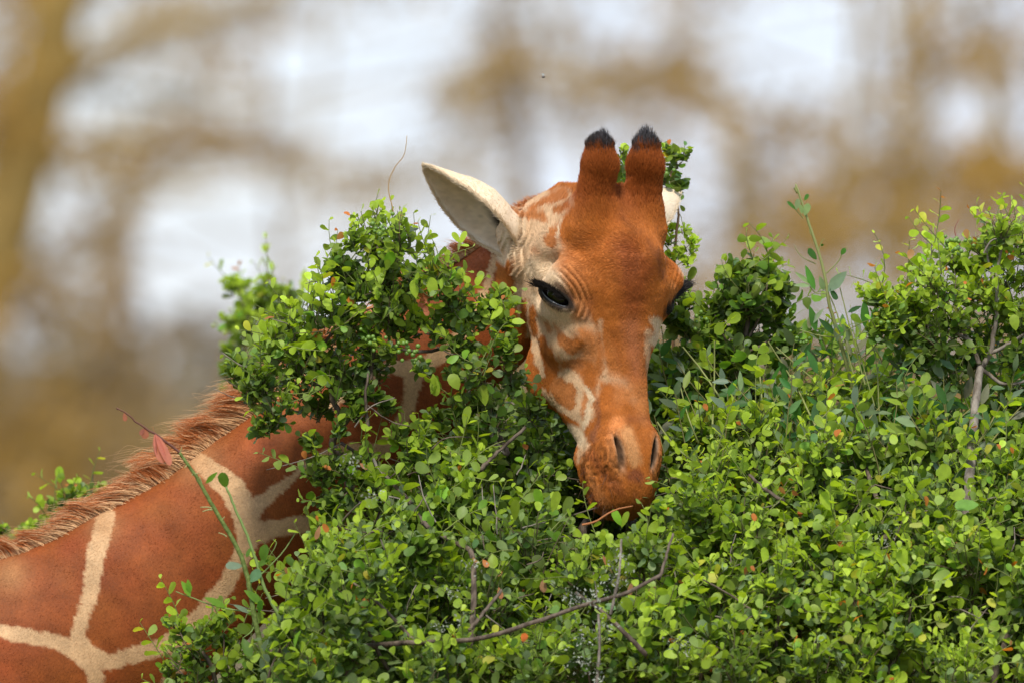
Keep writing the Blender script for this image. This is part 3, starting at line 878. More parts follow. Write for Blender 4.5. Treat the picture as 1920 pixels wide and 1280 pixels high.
# ---- ears: leaf-shaped cups with thickness
def ear(sgn, root, tip, out, width, col_in, col_out, curl=1.0, roll=0.0):
    root, tip = np.asarray(root, float), np.asarray(tip, float)
    ax_ = unit(tip - root); L = np.linalg.norm(tip - root)
    out = unit(out - ax_ * np.dot(out, ax_)); side = np.cross(ax_, out)
    nu, nv = 40, 33
    V, C_ = [], []
    for i in range(nu):
        t = i / (nu - 1)
        wd = width * (np.interp(t, [0, .06, .18, .34, .5, .68, .85, .95, 1], [.34, .42, .66, .92, 1, .86, .52, .27, .04]))
        open_ = np.interp(t, [0, .12, .3, .6, 1], [2.6, 2.1, 1.6, 1.5, 1.1]) * curl   # half angle of the cup
        for j in range(nv):
            v = -1 + 2 * j / (nv - 1)
            a = v * open_
            r = wd / math.sin(min(open_, 1.5)) if open_ < 1.5 else wd
            r = r * (1.0 if t > .12 else 0.95)
            p = root + ax_ * L * t + side * r * math.sin(a) * (1 + 0.0 * v) - out * (r * math.cos(a) - r * math.cos(open_)) * 1.0
            p = p + ax_ * (-0.10 * width * v * v * (1 - t)) + out * 0.02 * L * math.sin(t * 3.1)
            V.append(p)
    V = np.array(V).reshape(nu, nv, 3)
    # thickness
    du = np.gradient(V, axis=0); dv = np.gradient(V, axis=1)
    Nn = unit(np.cross(du, dv))
    if np.mean((Nn * out).sum(-1)) < 0: Nn = -Nn
    th = np.linspace(1, .55, nu)[:, None, None] * 3.4
    Vi, Vo = V + Nn * th * .5, V - Nn * th * .5
    A = np.concatenate([Vi.reshape(-1, 3), Vo.reshape(-1, 3)])
    o = nu * nv
    i, j = np.meshgrid(np.arange(nu - 1), np.arange(nv - 1), indexing='ij'); b = (i * nv + j).reshape(-1)
    Q1 = np.stack([b, b + 1, b + nv + 1, b + nv], 1); Q2 = Q1[:, ::-1] + o
    rim = []
    bd = [(a_, a_ + 1) for a_ in range(nv - 1)] + [(a_ * nv + nv - 1, (a_ + 1) * nv + nv - 1) for a_ in range(nu - 1)] + \
         [((nu - 1) * nv + a_ + 1, (nu - 1) * nv + a_) for a_ in range(nv - 1)] + [((a_ + 1) * nv, a_ * nv) for a_ in range(nu - 1)]
    for a_, b_ in bd: rim.append((b_, a_, a_ + o, b_ + o))
    Q = np.concatenate([Q1, Q2, np.array(rim)])
    tt = np.repeat(np.linspace(0, 1, nu), nv); vv = np.tile(np.linspace(-1, 1, nv), nu)
    nz = fbm(A[:o] / 9.0, 4, 3)
    ci = np.tile(col_in, (o, 1)) * (1 + 0.16 * nz)[:, None]
    d_ = np.clip(1 - np.hypot((tt - 0.20) / 0.30, (vv - 0.34 + .3 * (tt - .20)) / 0.26), 0, 1)
    ci = ci * (1 - .22 * np.clip(np.abs(fbm(A[:o] / 16., 14, 2)) * -3 + .6, 0, 1))[:, None]
    ci = ci + (np.array((0.035, 0.028, 0.022)) - ci) * np.clip(d_ * 1.9, 0, 1)[:, None]
    rimm = np.clip((np.abs(vv) - 0.86) / 0.1, 0, 1)
    ci = ci + (np.array((0.75, 0.68, 0.56)) - ci) * rimm[:, None]
    co = np.tile(col_out, (o, 1)) * (1 + 0.10 * nz)[:, None]
    return A, Q, np.concatenate([ci, co]), V, Nn, tt, vv

M_EAR = principled('ear_skin', rough=0.65, spec=0.2, attr='col')
def ear_fur(V, Nn, colf, name, parent, n=9000, seed=1, out=-1):
    r = np.random.default_rng(seed)
    nu, nv = V.shape[:2]
    fi, fj = r.uniform(0, nu - 1.001, n), r.uniform(0, nv - 1.001, n)
    # more at the rim
    k = n // 5; fj[:k] = np.where(r.random(k) < .5, 0, nv - 1.001)
    i, j = fi.astype(int), fj.astype(int); a, b = (fi - i)[:, None], (fj - j)[:, None]
    def bil(X): return (X[i, j] * (1 - a) + X[i + 1, j] * a) * (1 - b) + (X[i, j + 1] * (1 - a) + X[i + 1, j + 1] * a) * b
    p, nn = bil(V), unit(bil(Nn)) * out
    flow = unit(np.gradient(V, axis=0)); fl = unit(bil(flow))
    p = p + nn * 1.2
    Ln = r.uniform(3, 5.5, n)[:, None]
    rimh = (np.abs(fj / (nv - 1) * 2 - 1) > .93)[:, None]
    Ln = Ln * np.where(rimh, 1.9, 1)
    d = unit(fl * 1.0 + nn * np.where(rimh, .5, .07) + r.normal(0, .12, (n, 3)) * np.where(rimh, 2.5, 1))
    pts = np.stack([p, p + d * Ln * .5, p + (d - nn * 0.12) * Ln], 1)
    rad = np.tile(np.array([.00035, .0003, .00012]), (n, 1))
    cols = colf(fi / (nu - 1), fj / (nv - 1) * 2 - 1)[:, :] * (1 + r.normal(0, .05, n))[:, None]
    return hair_object(name, mm2w(pts), rad, cols, M_HAIR, parent, origin=G0)

eb = loc2mm(-104, -122, 440)
A, Q, Cc, EV, EN_, _, _ = ear(-1, (974, eb[1] - 10, 484), (795, eb[1] - 40, 310), np.array((-0.66, -0.52, 0.60)), 66,
                              np.array((0.70, 0.57, 0.42)), np.array((0.74, 0.60, 0.43)))
e_ = mesh_from('ear', mm2w(A), Q, M_EAR, giraffe, colors=Cc, origin=G0)
tag(e_, 'ear on the left of the picture spread wide, its pale cup open')
ear_fur(EV, EN_, lambda t, v: np.tile((0.74, 0.60, 0.42), (len(t), 1)), 'ear_fur', e_, 16000, 2, -1)
ear_fur(EV, EN_, lambda t, v: np.tile((0.66, 0.54, 0.40), (len(t), 1)), 'ear_fur', e_, 2500, 3, 1)
er = loc2mm(104, -122, 440)
A, Q, Cc, EV, EN_, _, _ = ear(1, (er[0] + 2, er[1] - 20, 460), (1276, er[1] + 60, 352), np.array((0.2, 0.6, 0.8)), 54,
                              np.array((0.62, 0.50, 0.36)), np.array((0.74, 0.62, 0.46)))
e_ = mesh_from('ear', mm2w(A), Q, M_EAR, giraffe, colors=Cc, origin=G0)
tag(e_, 'far ear of which only the white tip shows behind the horn')
ear_fur(EV, EN_, lambda t, v: np.tile((0.74, 0.63, 0.48), (len(t), 1)), 'ear_fur', e_, 6000, 4, -1)

# ---- short coat hair on everything the lens can see
def coat_fur():
    r = np.random.default_rng(11)
    q = GQ
    A_, B_, C_, D_ = (GV[q[:, i]] for i in range(4))
    ctr = (A_ + B_ + C_ + D_) / 4
    area = np.linalg.norm(np.cross(C_ - A_, D_ - B_), axis=1) / 2
    nr = unit(np.cross(C_ - A_, D_ - B_))
    gn = GN[q[:, 0]]
    vis = (gn[:, 1] < 0.45) & (ctr[:, 0] > -80) & (ctr[:, 2] < 1340)
    isneck = (ctr[:, 0] < 960) | (ctr[:, 2] > 1000)
    dens = np.where(isneck, 0.20, 0.62) * vis      # hairs per mm2
    wgt = area * dens
    n = int(wgt.sum())
    pick = r.choice(len(q), n, p=wgt / wgt.sum())
    a, b = r.random(n)[:, None], r.random(n)[:, None]
    p = (A_[pick] * (1 - a) + B_[pick] * a) * (1 - b) + (D_[pick] * (1 - a) + C_[pick] * a) * b
    N_ = unit(GN[q[pick, 0]] * (1 - a) * (1 - b) + GN[q[pick, 1]] * a * (1 - b) + GN[q[pick, 2]] * a * b + GN[q[pick, 3]] * (1 - a) * b)
    col = paint(p, N_)
    u, w = to_local(p[:, 0], p[:, 1]); h = p[:, 2]
    neck = (p[:, 0] < 960)
    # flow: along the face downwards, along the neck towards the shoulder, upwards on the horns
    fl = np.zeros((n, 3))
    fl[:] = (0, 0, 1)
    fl[neck] = unit(np.array((-0.82, 0, 0.57)))
    mid = ~neck & (h < 620)
    fl[mid] = np.stack([np.tanh(u[mid] / 45 + .5 * fbm(p[mid] / 40., 60, 2)) * CT * np.interp(h[mid], [360, 430, 520, 600], [0, .55, .5, 0]), np.zeros(mid.sum()), np.interp(h[mid] + 18 * fbm(p[mid] / 30., 61, 2), [390, 480, 580], [-1, 0.0, 1.0])], 1)
    fl += 0.22 * np.stack([fbm(p / 35., 40 + k, 2) for k in range(3)], 1)
    fl = fl - N_ * (fl * N_).sum(1)[:, None]; fl = unit(fl)
    hornl = np.interp(h, [255, 330, 400, 440], [17, 13, 11, 7])
    Ln = np.where(neck, 4.2, np.interp(h, [255, 330, 400, 470, 600, 800, 950], [16, 13, 11, 6, 5, 5, 7]))
    ea = (np.abs(u) > 60) & (w < -60) & (h < 520); Ln = np.where(ea & ~neck, 11, Ln)
    Ln = Ln * r.uniform(.6, 1.25, n)
    lift = np.where(neck, .035, np.interp(h, [290, 320, 380, 480], [.75, .42, .36, .16]))
    # no hair in the eye and nostrils
    au = np.abs(u)
    cs, sn = math.cos(0.20), math.sin(0.20); na, nh = au - 38, h - 846
    n1, n2 = na * cs + nh * sn, -na * sn + nh * cs
    bad = ((n1 / 10) ** 2 + (n2 / 32) ** 2 < 1) & (w > 90)
    e1 = (au - EYE[0]) * EN[0] + (w - EYE[1]) * EN[1]; e2 = (au - EYE[0]) * ET[0] + (w - EYE[1]) * ET[1]; e3 = h - EYE[2]
    t1 = e2 * math.cos(EA) + e3 * math.sin(EA); t2 = -e2 * math.sin(EA) + e3 * math.cos(EA)
    bad |= (np.hypot(t1 / 42, t2 / 19) < 1) & (e1 > -20)
    keep = ~bad
    d = unit(fl + N_ * lift[:, None] + r.normal(0, .10, (n, 3)))
    p2 = p + d * (Ln * .5)[:, None]; p3 = p + unit(d - N_ * 0.12) * Ln[:, None]
    pts = np.stack([p - N_ * .4, p2, p3], 1)[keep]
    col = col[keep]
    rn = r.normal(0, 1, len(col)) + np.where(neck[keep], .35, 1.1) * vnoise(p[keep] / 5.5, 71) + .7 * vnoise(p[keep] / 17., 72)
    col = np.clip(col * (1 + 0.09 * rn)[:, None], .004, 1)
    c3 = np.stack([col * .85, col, np.clip(col * 1.12, 0, 1)], 1)
    rad = np.tile(np.array([.00036, .0003, .0001]), (len(col), 1))
    rad[neck[keep]] *= .8; c3[neck[keep]] *= 1.12
    o = hair_object('coat_fur', mm2w(pts), rad, c3, M_HAIR, giraffe, origin=G0)
    print('coat hairs', len(col))
    # sparse whiskers round the lips
    n = 90
    ww = r.uniform(70, 150, n); hh = r.uniform(880, 955, n); sg = r.choice([-1, 1], n)
    q_ = loc2mm(sg * r.uniform(20, 66, n), ww, hh)
    for _ in range(5):
        gq = grad_pts(q_, 1.5); q_ = q_ - np.clip(sdf_pts(q_), -20, 20)[:, None] * unit(gq)
    gq = unit(grad_pts(q_, 1.5)); Lw = r.uniform(10, 30, n)[:, None]; dd = unit(gq + r.normal(0, .35, (n, 3)) + np.array((0, 0, .5)))
    pw = np.stack([q_, q_ + dd * Lw * .5, q_ + dd * Lw + np.array((0, 0, 1)) * Lw * .15], 1)
    hair_object('whiskers', mm2w(pw), np.tile(np.array([.0003, .00025, .0001]), (n, 1)), np.tile((.10, .05, .03), (n, 1)), M_HAIR, giraffe, origin=G0)
    # black tufts standing on the two horn caps
    n = 4200
    s_ = np.where(r.random(n) < .5, -1, 1)
    ph = r.uniform(0, 2 * math.pi, n); ct = r.uniform(0.05, 1, n); stt = np.sqrt(1 - ct ** 2)
    dirl = np.stack([stt * np.cos(ph), stt * np.sin(ph), -ct], 1)
    rt = np.stack([s_ * 50.5 + dirl[:, 0] * 24, 113 + dirl[:, 1] * 24, 291 + dirl[:, 2] * 26], 1)
    up = unit(dirl * np.array((.12, .12, .3)) + 0.25 * np.stack([vnoise(rt / 9., 81), vnoise(rt / 9., 82), 0 * s_], 1) + np.array((0.0, 0, -1.0)) + r.normal(0, .13, (n, 3)) - dirl * ct[:, None] * .1)
    pk = 1 + .55 * vnoise(np.stack([rt[:, 0] / 16., rt[:, 1] / 16., 0 * ct], 1), 84)
    Ln = r.uniform(9, 22, n) * (0.4 + 0.75 * ct ** .8) * pk
    Ls = [rt + up * (Ln * f_)[:, None] + np.array((0, 0, 0)) for f_ in (0, .4, .75, 1)]
    pts = np.stack([loc2mm(q_[:, 0], q_[:, 1], q_[:, 2]) for q_ in Ls], 1)
    cc = np.tile((0.040, 0.038, 0.042), (n, 1)) * r.uniform(.5, 2.6, n)[:, None]
    hair_object('horn_tuft', mm2w(pts), np.tile(np.array([.0005, .00045, .0003, .0001]), (n, 1)), cc, M_HAIR, giraffe, origin=G0)
coat_fur()

# ---- mane
def mane():
    r = np.random.default_rng(21)
    # crest line (photograph px, depth mm) from head to shoulder
    L = np.array([(1062, 376, 200), (1020, 384, 215), (975, 402, 228), (930, 425, 240), (880, 465, 248), (820, 520, 250), (740, 600, 252), (660, 665, 252), (590, 722, 252),
                  (520, 762, 252), (440, 806, 252), (376, 856, 252), (306, 900, 252), (210, 972, 254), (130, 1010, 256), (70, 1037, 258), (0, 1064, 262), (-120, 1130, 270), (-400, 1230, 290)], float)
    seg = np.r_[0, np.cumsum(np.linalg.norm(np.diff(L[:, :2], axis=0), axis=1))]
    n = 24000
    t = r.uniform(0, seg[-1], n)
    p = np.stack([np.interp(t, seg, L[:, 0]), np.interp(t, seg, L[:, 2]), np.interp(t, seg, L[:, 1])], 1)   # X, D, H
    tan = unit(np.stack([np.interp(t + 20, seg, L[:, 0]) - np.interp(t - 20, seg, L[:, 0]), np.zeros(n), np.interp(t + 20, seg, L[:, 1]) - np.interp(t - 20, seg, L[:, 1])], 1))
    upn = np.stack([tan[:, 2], np.zeros(n), -tan[:, 0]], 1)
    upn[upn[:, 2] > 0] *= -1
    # drop roots to the skin
    p[:, 1] += r.normal(0, 9, n)
    for _ in range(6):
        d = sdf_pts(p); p = p - upn * np.clip(d, -15, 15)[:, None] * 0.9
    clump = vnoise(np.stack([t / 42., t * 0, t * 0], 1), 8); cl2 = vnoise(np.stack([t / 12., p[:, 1] / 9., t * 0], 1), 9)
    ml = np.interp(t, seg, [11, 16, 18, 24, 50, 60, 68, 72, 76, 80, 84, 82, 74, 66, 52, 44, 44, 46, 46])
    Ln = ml * 1.16 * r.uniform(.55, 1.1, n) * (1 + .38 * clump + .22 * cl2)
    sweep = np.clip(1.0 + 0.9 * clump + 0.3 * cl2 + r.normal(0, .22, n), 0.0, 2.2)
    sh = (t < seg[4])
    sweep = np.where(sh, 0.3, sweep)
    k = 6; pts = np.zeros((n, k, 3)); pts[:, 0] = p - upn * 2
    cur = pts[:, 0].copy()
    side = r.normal(0, .17, n) - 0.12
    for i in range(1, k):
        f_ = i / (k - 1)
        d = upn * (1.0 - 0.35 * f_) + tan * (sweep * (0.45 + 0.75 * f_))[:, None] + np.array((0, 1, 0)) * side[:, None]
        d[:, 2] += 0.16 * f_ * f_ + 0.15 * cl2 * f_
        d = unit(d + r.normal(0, .05, (n, 3)))
        cur = cur + d * (Ln / (k - 1))[:, None]
        pts[:, i] = cur
    cid = np.floor((t + 7 * vnoise(np.stack([t / 15., t * 0, t * 0], 1), 51)) / 13.0).astype(int) * 2 + (p[:, 1] > np.interp(t, seg, L[:, 2]))
    cid -= cid.min(); cnt = np.bincount(cid, minlength=cid.max() + 1)
    off_ = r.normal(0, 1, (len(cnt), 3)) * np.array((9, 7, 9)); tl_ = r.uniform(.72, 1.22, len(cnt))
    for i in range(1, k):
        f1 = (i / (k - 1)) ** 1.3
        mean = np.stack([np.bincount(cid, pts[:, i, a], minlength=len(cnt)) / np.maximum(cnt, 1) for a in range(3)], 1)
        pts[:, i] += (mean[cid] + off_[cid] * f1 - pts[:, i]) * (f1 * r.uniform(.25, .75, n) * np.clip((ml - 22) / 25, 0, 1))[:, None]
    pts = pts[:, :1] + (pts - pts[:, :1]) * tl_[cid][:, None, None]
    f_ = np.linspace(0, 1, k)[None, :, None]
    basec = np.array((0.66, 0.41, 0.21)); tipc = np.array((0.48, 0.150, 0.042))
    mix = np.clip((f_ - 0.30 - 0.22 * (clump + cl2)[:, None, None]) / 0.35, 0, 1)
    cols = basec * (1 - mix) + tipc * mix
    light = (r.random(n) < .18)[:, None, None]
    cols = np.where(light, np.array((0.72, 0.46, 0.25)) * np.ones_like(cols), cols)
    cols = cols * (1 + r.normal(0, .16, n))[:, None, None]
    rad = np.tile(np.linspace(.0006, .00018, k), (n, 1))
    far_ = r.random(n) < .09; pts[far_] = pts[far_][:, :1] + (pts[far_] - pts[far_][:, :1]) * 1.3; rad[far_] *= .6; cols[far_] = np.array((.62, .38, .20))
    hair_object('mane', mm2w(pts), rad, np.clip(cols, 0.01, 1), M_HAIR, giraffe, origin=G0)
mane()
# ------------------------------------------------------------------ BUSHES
def leaf_template(kind, nl=5, fold=.18, curl=.10, wav=0.0, seed=0):
    """unit leaf along +x, width along y (half width 1), face normal +z; 4 x 2 quads, tips closed"""
    t = {'round': [0, .22, .5, .78, .94, 1.0], 'lance': [0, .15, .40, .68, .88, 1.0]}[kind]
    w = {'round': [.06, .62, .95, .92, .52, 0], 'lance': [.06, .60, 1.0, .78, .38, 0]}[kind]
    r = np.random.default_rng(seed)
    V, Q, T = [], [], []
    for i in range(5):
        x, ww = t[i], w[i]
        z = -curl * (x - .25) ** 2 * 2
        V += [(x, -ww, z + fold * ww * .5 + wav * r.normal()), (x, 0, z), (x, ww, z + fold * ww * .5 + wav * r.normal())]
    V.append((1.0, 0, -curl * .75 ** 2 * 2))
    for i in range(4):
        a = i * 3
        Q += [(a, a + 3, a + 4, a + 1), (a + 1, a + 4, a + 5, a + 2)]
    T = [(12, 15, 13), (13, 15, 14)]
    # petiole
    V += [(-.16, -.035, -.01), (-.16, .035, -.01)]
    Q.append((16, 1, 1 + 0, 17)) if False else T.append((16, 1, 17))
    return np.array(V, float), np.array(Q), np.array(T)
TEMPL = {'round': [leaf_template('round', fold=f, curl=c, wav=.08, seed=k) for k, (f, c) in enumerate([(.22, .10), (.10, .45), (.55, .02), (-.15, .22)])],
         'lance': [leaf_template('lance', fold=f, curl=c, wav=.04, seed=k + 9) for k, (f, c) in enumerate([(.5, .10), (.25, .35), (.7, .0), (.3, .2)])]}

def leaf_material():
    m = bpy.data.materials.new('leaf'); m.use_nodes = True
    nt = m.node_tree; b = nt.nodes['Principled BSDF']; out = nt.nodes['Material Output']
    a = nt.nodes.new('ShaderNodeAttribute'); a.attribute_name = 'col'
    tc = nt.nodes.new('ShaderNodeNewGeometry')
    no = nt.nodes.new('ShaderNodeTexNoise'); no.inputs['Scale'].default_value = 90; no.inputs['Detail'].default_value = 2
    mr = nt.nodes.new('ShaderNodeMapRange'); mr.inputs['To Min'].default_value = .75; mr.inputs['To Max'].default_value = 1.25
    mx = nt.nodes.new('ShaderNodeMixRGB'); mx.blend_type = 'MULTIPLY'; mx.inputs['Fac'].default_value = 1
    nt.links.new(tc.outputs['Position'], no.inputs['Vector']); nt.links.new(no.outputs['Fac'], mr.inputs['Value'])
    nt.links.new(a.outputs['Color'], mx.inputs['Color1']); nt.links.new(mr.outputs['Result'], mx.inputs['Color2'])
    # paler, greyer underside of every leaf
    bk = nt.nodes.new('ShaderNodeMixRGB'); bk.inputs['Color2'].default_value = (0.17, 0.24, 0.13, 1)
    mb = nt.nodes.new('ShaderNodeMath'); mb.operation = 'MULTIPLY'; mb.inputs[1].default_value = .45
    nt.links.new(tc.outputs['Backfacing'], mb.inputs[0]); nt.links.new(mb.outputs[0], bk.inputs['Fac']); nt.links.new(mx.outputs['Color'], bk.inputs['Color1'])
    nt.links.new(bk.outputs['Color'], b.inputs['Base Color'])
    b.inputs['Roughness'].default_value = .45; b.inputs['Specular IOR Level'].default_value = .28
    tr = nt.nodes.new('ShaderNodeBsdfTranslucent')
    hs = nt.nodes.new('ShaderNodeMixRGB'); hs.blend_type = 'MULTIPLY'; hs.inputs['Fac'].default_value = 1; hs.inputs['Color2'].default_value = (1.75, 1.7, .45, 1)
    nt.links.new(mx.outputs['Color'], hs.inputs['Color1']); nt.links.new(hs.outputs['Color'], tr.inputs['Color'])
    ms = nt.nodes.new('ShaderNodeMixShader'); ms.inputs['Fac'].default_value = .42
    nt.links.new(b.outputs['BSDF'], ms.inputs[1]); nt.links.new(tr.outputs['BSDF'], ms.inputs[2]); nt.links.new(ms.outputs['Shader'], out.inputs['Surface'])
    return m
M_LEAF = leaf_material()
M_TWIG = principled('twig_bark', rough=.8, spec=.2, attr='col')
M_BARK = noise_mat('shrub_bark', (0.055, 0.04, 0.03), (0.17, 0.13, 0.10), 60, .85, .6, (1, 1, .4))
M_GREYTWIG = noise_mat('pale_grey_bark', (0.13, 0.105, 0.085), (0.27, 0.235, 0.20), 70, .85, .5, (1, 1, .4))
M_LICHEN = principled('lichen', (0.27, 0.29, 0.24), .9, .1)
M_BERRY = principled('green_berry', (0.12, 0.22, 0.03), .35, .5)

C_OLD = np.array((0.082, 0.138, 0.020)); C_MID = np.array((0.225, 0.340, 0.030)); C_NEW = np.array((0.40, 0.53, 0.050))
C_YEL = np.array((0.42, 0.36, 0.03)); C_ORG = np.array((0.52, 0.17, 0.04)); C_BLUE = np.array((0.16, 0.24, 0.095))

def twigs(r, S, E, k=5, sag=.12):
    """curved twigs from S to E, (n,k,3)"""
    n = len(S); t = np.linspace(0, 1, k)[None, :, None]
    mid = (S + E) / 2 + r.normal(0, 1, (n, 3)) * np.linalg.norm(E - S, axis=1)[:, None] * sag
    return S[:, None] * (1 - t) ** 2 + 2 * mid[:, None] * t * (1 - t) + E[:, None] * t ** 2

def twig_mesh(B, Pth, r0, r1, col):
    n, k = Pth.shape[:2]
    T = unit(np.gradient(Pth, axis=1))
    a = unit(np.cross(T, np.array([.3, .9, .2]))); b = np.cross(T, a)
    rad = (r0[:, None] + (r1 - r0)[:, None] * np.linspace(0, 1, k)[None])[..., None]
    ring = [Pth + rad * (math.cos(f) * a + math.sin(f) * b) for f in (0, 2.0944, 4.1888)]
    V = np.stack(ring, 2).reshape(-1, 3)     # n,k,3sides
    base = (np.arange(n)[:, None, None] * k + np.arange(k - 1)[None, :, None]) * 3
    j = np.arange(3)[None, None, :]; j1 = (j + 1) % 3
    Q = np.stack([base + j, base + j1, base + 3 + j1, base + 3 + j], -1).reshape(-1, 4)
    B.add(V, Q, np.repeat(col, k * 3, 0))

ALL = []       # every leaf of every bush: (bush index, p, A, B, N, len, halfwidth, kind, variant, colour)
class Bush:
    def __init__(self, label, base, cat='bush', name='leafy_bush', group=None, mat=None):
        self.root = empty(name, base); tag(self.root, label, cat, group)
        self.o = np.array(base, float); self.i = len(BUSHES); BUSHES.append(self)
        self.tw = Bag(); self.mat = mat or M_BARK; self.leaves = []; self.be = Bag(); self.li = Bag()
    def leaf_rows(self, p, A, N, L, W, col, kind):
        A = unit(A); N = unit(N - A * (N * A).sum(1)[:, None]); Bv = np.cross(N, A)
        self.leaves.append(dict(p=p, A=A, B=Bv, N=N, L=L, W=W, col=col, kind=np.full(len(p), kind == 'lance')))
    def branch(self, pts, r0, r1, name='branch', mat=None, n=14, sides=8):
        pts = [np.asarray(q, float) for q in pts]
        pth = smooth_path(pts, n)
        pth[1:-1] += np.random.default_rng(len(self.leaves) + n).normal(0, min(.004, r0 * (.22 if n <= 20 else .07)), (n - 2, 3))
        V, F = tube(pth, np.linspace(r0, r1, n), sides)
        B = Bag(); B.add(V, F)
        return B.build(name, mat or self.mat, self.root, self.o)
    def puff(self, r, c, R, n=46, young=.5, leaf=.021, kind='round', step=.0128, up=.60, blue=.15, wr=.36, org=.03, src=(0, .03, -.8), frac=(.15, 1.0)):
        c = np.asarray(c, float); R = np.broadcast_to(np.asarray(R, float), (3,))
        d = unit(r.normal(0, 1, (n, 3)) + np.array([0, -.35, .45]))
        n = max(4, int(n * .54))
        _q = 1000 * DIST / (DIST + c[1]); _px, _py = 960 + c[0] * _q, 640 - (c[2] - ZC) * _q
        if young > .2 and R[0] > .022 and not (925 < _px < 1300 and 490 < _py < 1015) and not (_px < 900 and _py < 475): self.shoots(r, c, R, max(1, n // 6), young + .12, leaf * 1.12, org)
        d = d[:n]
        E = c + d * R * (r.uniform(.60, 1.10, n) * np.where(r.random(n) < .14, 1.35, 1))[:, None]
        S = c + R * np.array(src) * r.uniform(.5, 1.0, n)[:, None] + r.normal(0, .16, (n, 3)) * R + d * R * .12
        Pt = twigs(r, S, E)
        g = r.random(n)[:, None]
        twig_mesh(self.tw, Pt, np.full(n, .0016), np.full(n, .0007), np.array((.12, .085, .055)) * g + np.array((.13, .17, .05)) * (1 - g))
        Lt = np.linalg.norm(E - S, axis=1)
        m = max(5, int(np.median(Lt) * (frac[1] - frac[0]) / step))
        t = np.linspace(frac[0], frac[1], m)[None, :] + r.normal(0, .012, (n, m)); t = np.clip(t, .02, 1.0)
        k = Pt.shape[1]; f = t * (k - 1); i0 = np.minimum(f.astype(int), k - 2); ff = (f - i0)[..., None]
        ii = np.arange(n)[:, None]
        p = Pt[ii, i0] * (1 - ff) + Pt[ii, i0 + 1] * ff
        T = unit(Pt[ii, i0 + 1] - Pt[ii, i0])
        U = unit(np.cross(T, np.broadcast_to(unit(r.normal(0, 1, (n, 1, 3))), T.shape))); Wv = np.cross(T, U)
        az = (np.arange(m)[None] % 2) * math.pi + r.normal(0, .6, (n, m)) + r.uniform(0, 6.28, (n, 1))
        rad_ = np.cos(az)[..., None] * U + np.sin(az)[..., None] * Wv
        spread = np.where(t > .9, .5, 1.0)[..., None]
        A = unit(T * .62 + rad_ * spread + r.normal(0, .16, T.shape) + np.array([0, 0, .12]))
        N = unit(np.array([0, -.48, up]) + T * .55 + r.normal(0, .42, T.shape))
        size = leaf * 1.18 * r.uniform(.62, 1.15, (n, m)) * np.where(t > .88, .66, np.where(t > .75, .88, 1.0))
        # age: shoot tips on top of the spray are young
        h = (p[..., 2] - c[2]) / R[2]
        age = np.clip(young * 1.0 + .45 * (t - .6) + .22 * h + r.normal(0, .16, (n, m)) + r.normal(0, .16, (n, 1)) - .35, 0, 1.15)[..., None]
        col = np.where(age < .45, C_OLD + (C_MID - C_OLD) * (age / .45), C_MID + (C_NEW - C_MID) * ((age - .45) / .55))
        bl = (r.random((n, m)) < blue)[..., None]; col = np.where(bl & (age < .5), C_BLUE * r.uniform(.7, 1.2, (n, m, 1)), col)
        tip = (t > .93) & (r.random((n, m)) < org * 2) & (age[..., 0] > .35); col = np.where(tip[..., None], C_ORG, col)
        ye = (r.random((n, m)) < org * .5) ; col = np.where(ye[..., None], C_YEL * .8, col)
        col = col * r.uniform(.78, 1.22, (n, m, 1))
        # one leaf in twelve is missing
        kp = (r.random((n, m)) > .14).ravel()
        q = lambda a: a.reshape(-1, a.shape[-1])[kp]
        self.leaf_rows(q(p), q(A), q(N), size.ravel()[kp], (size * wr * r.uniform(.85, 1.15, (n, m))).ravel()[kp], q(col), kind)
    def shoots(self, r, c, R, n, young, leaf, org=.02, lmul=1.0):
        """loose arching shoots that reach out of a spray, leaves in two rows"""
        d = unit(r.normal(0, 1, (n, 3)) * (1, .7, .8) + np.array([0, -.45, .75]))
        L = r.uniform(.055, .125, n)[:, None] * lmul
        S = c + d * R * r.uniform(.25, .65, n)[:, None]; E = S + d * L + np.array([0, 0, .012])
        k = 6; Pt = twigs(r, S, E, k, .14)
        twig_mesh(self.tw, Pt, np.full(n, .0015), np.full(n, .0006), np.tile((.17, .20, .06), (n, 1)))
        for i in range(n):
            m = int(L[i, 0] / r.uniform(.010, .015)); t = np.linspace(.08, 1, m)
            f = t * (k - 1); i0 = np.minimum(f.astype(int), k - 2); ff = (f - i0)[:, None]
            p = Pt[i, i0] * (1 - ff) + Pt[i, i0 + 1] * ff; T = unit(Pt[i, i0 + 1] - Pt[i, i0])
            nn = unit(np.array([r.normal(0, .5), -.7, .6])); U = unit(np.cross(T, nn)) * np.where(np.arange(m) % 2, 1, -1)[:, None]
            A = unit(T * .55 + U + r.normal(0, .2, (m, 3))); N = unit(np.cross(T, U) * np.where(np.arange(m) % 2, 1, -1)[:, None] + nn * .9 + r.normal(0, .3, (m, 3)))
            sz = leaf * np.interp(t, [0, .3, .8, 1], [.8, 1.15, .95, .5]) * r.uniform(.8, 1.2, m)
            age = np.clip(young - .25 + .5 * t + r.normal(0, .1, m), 0, 1.1)[:, None]
            col = np.where(age < .45, C_OLD + (C_MID - C_OLD) * (age / .45), C_MID + (C_NEW - C_MID) * ((age - .45) / .55)) * r.uniform(.85, 1.15, (m, 1))
            if r.random() < org * 4: col[-2:] = C_ORG
            self.leaf_rows(p, A, N, sz, sz * .34, col, 'round')
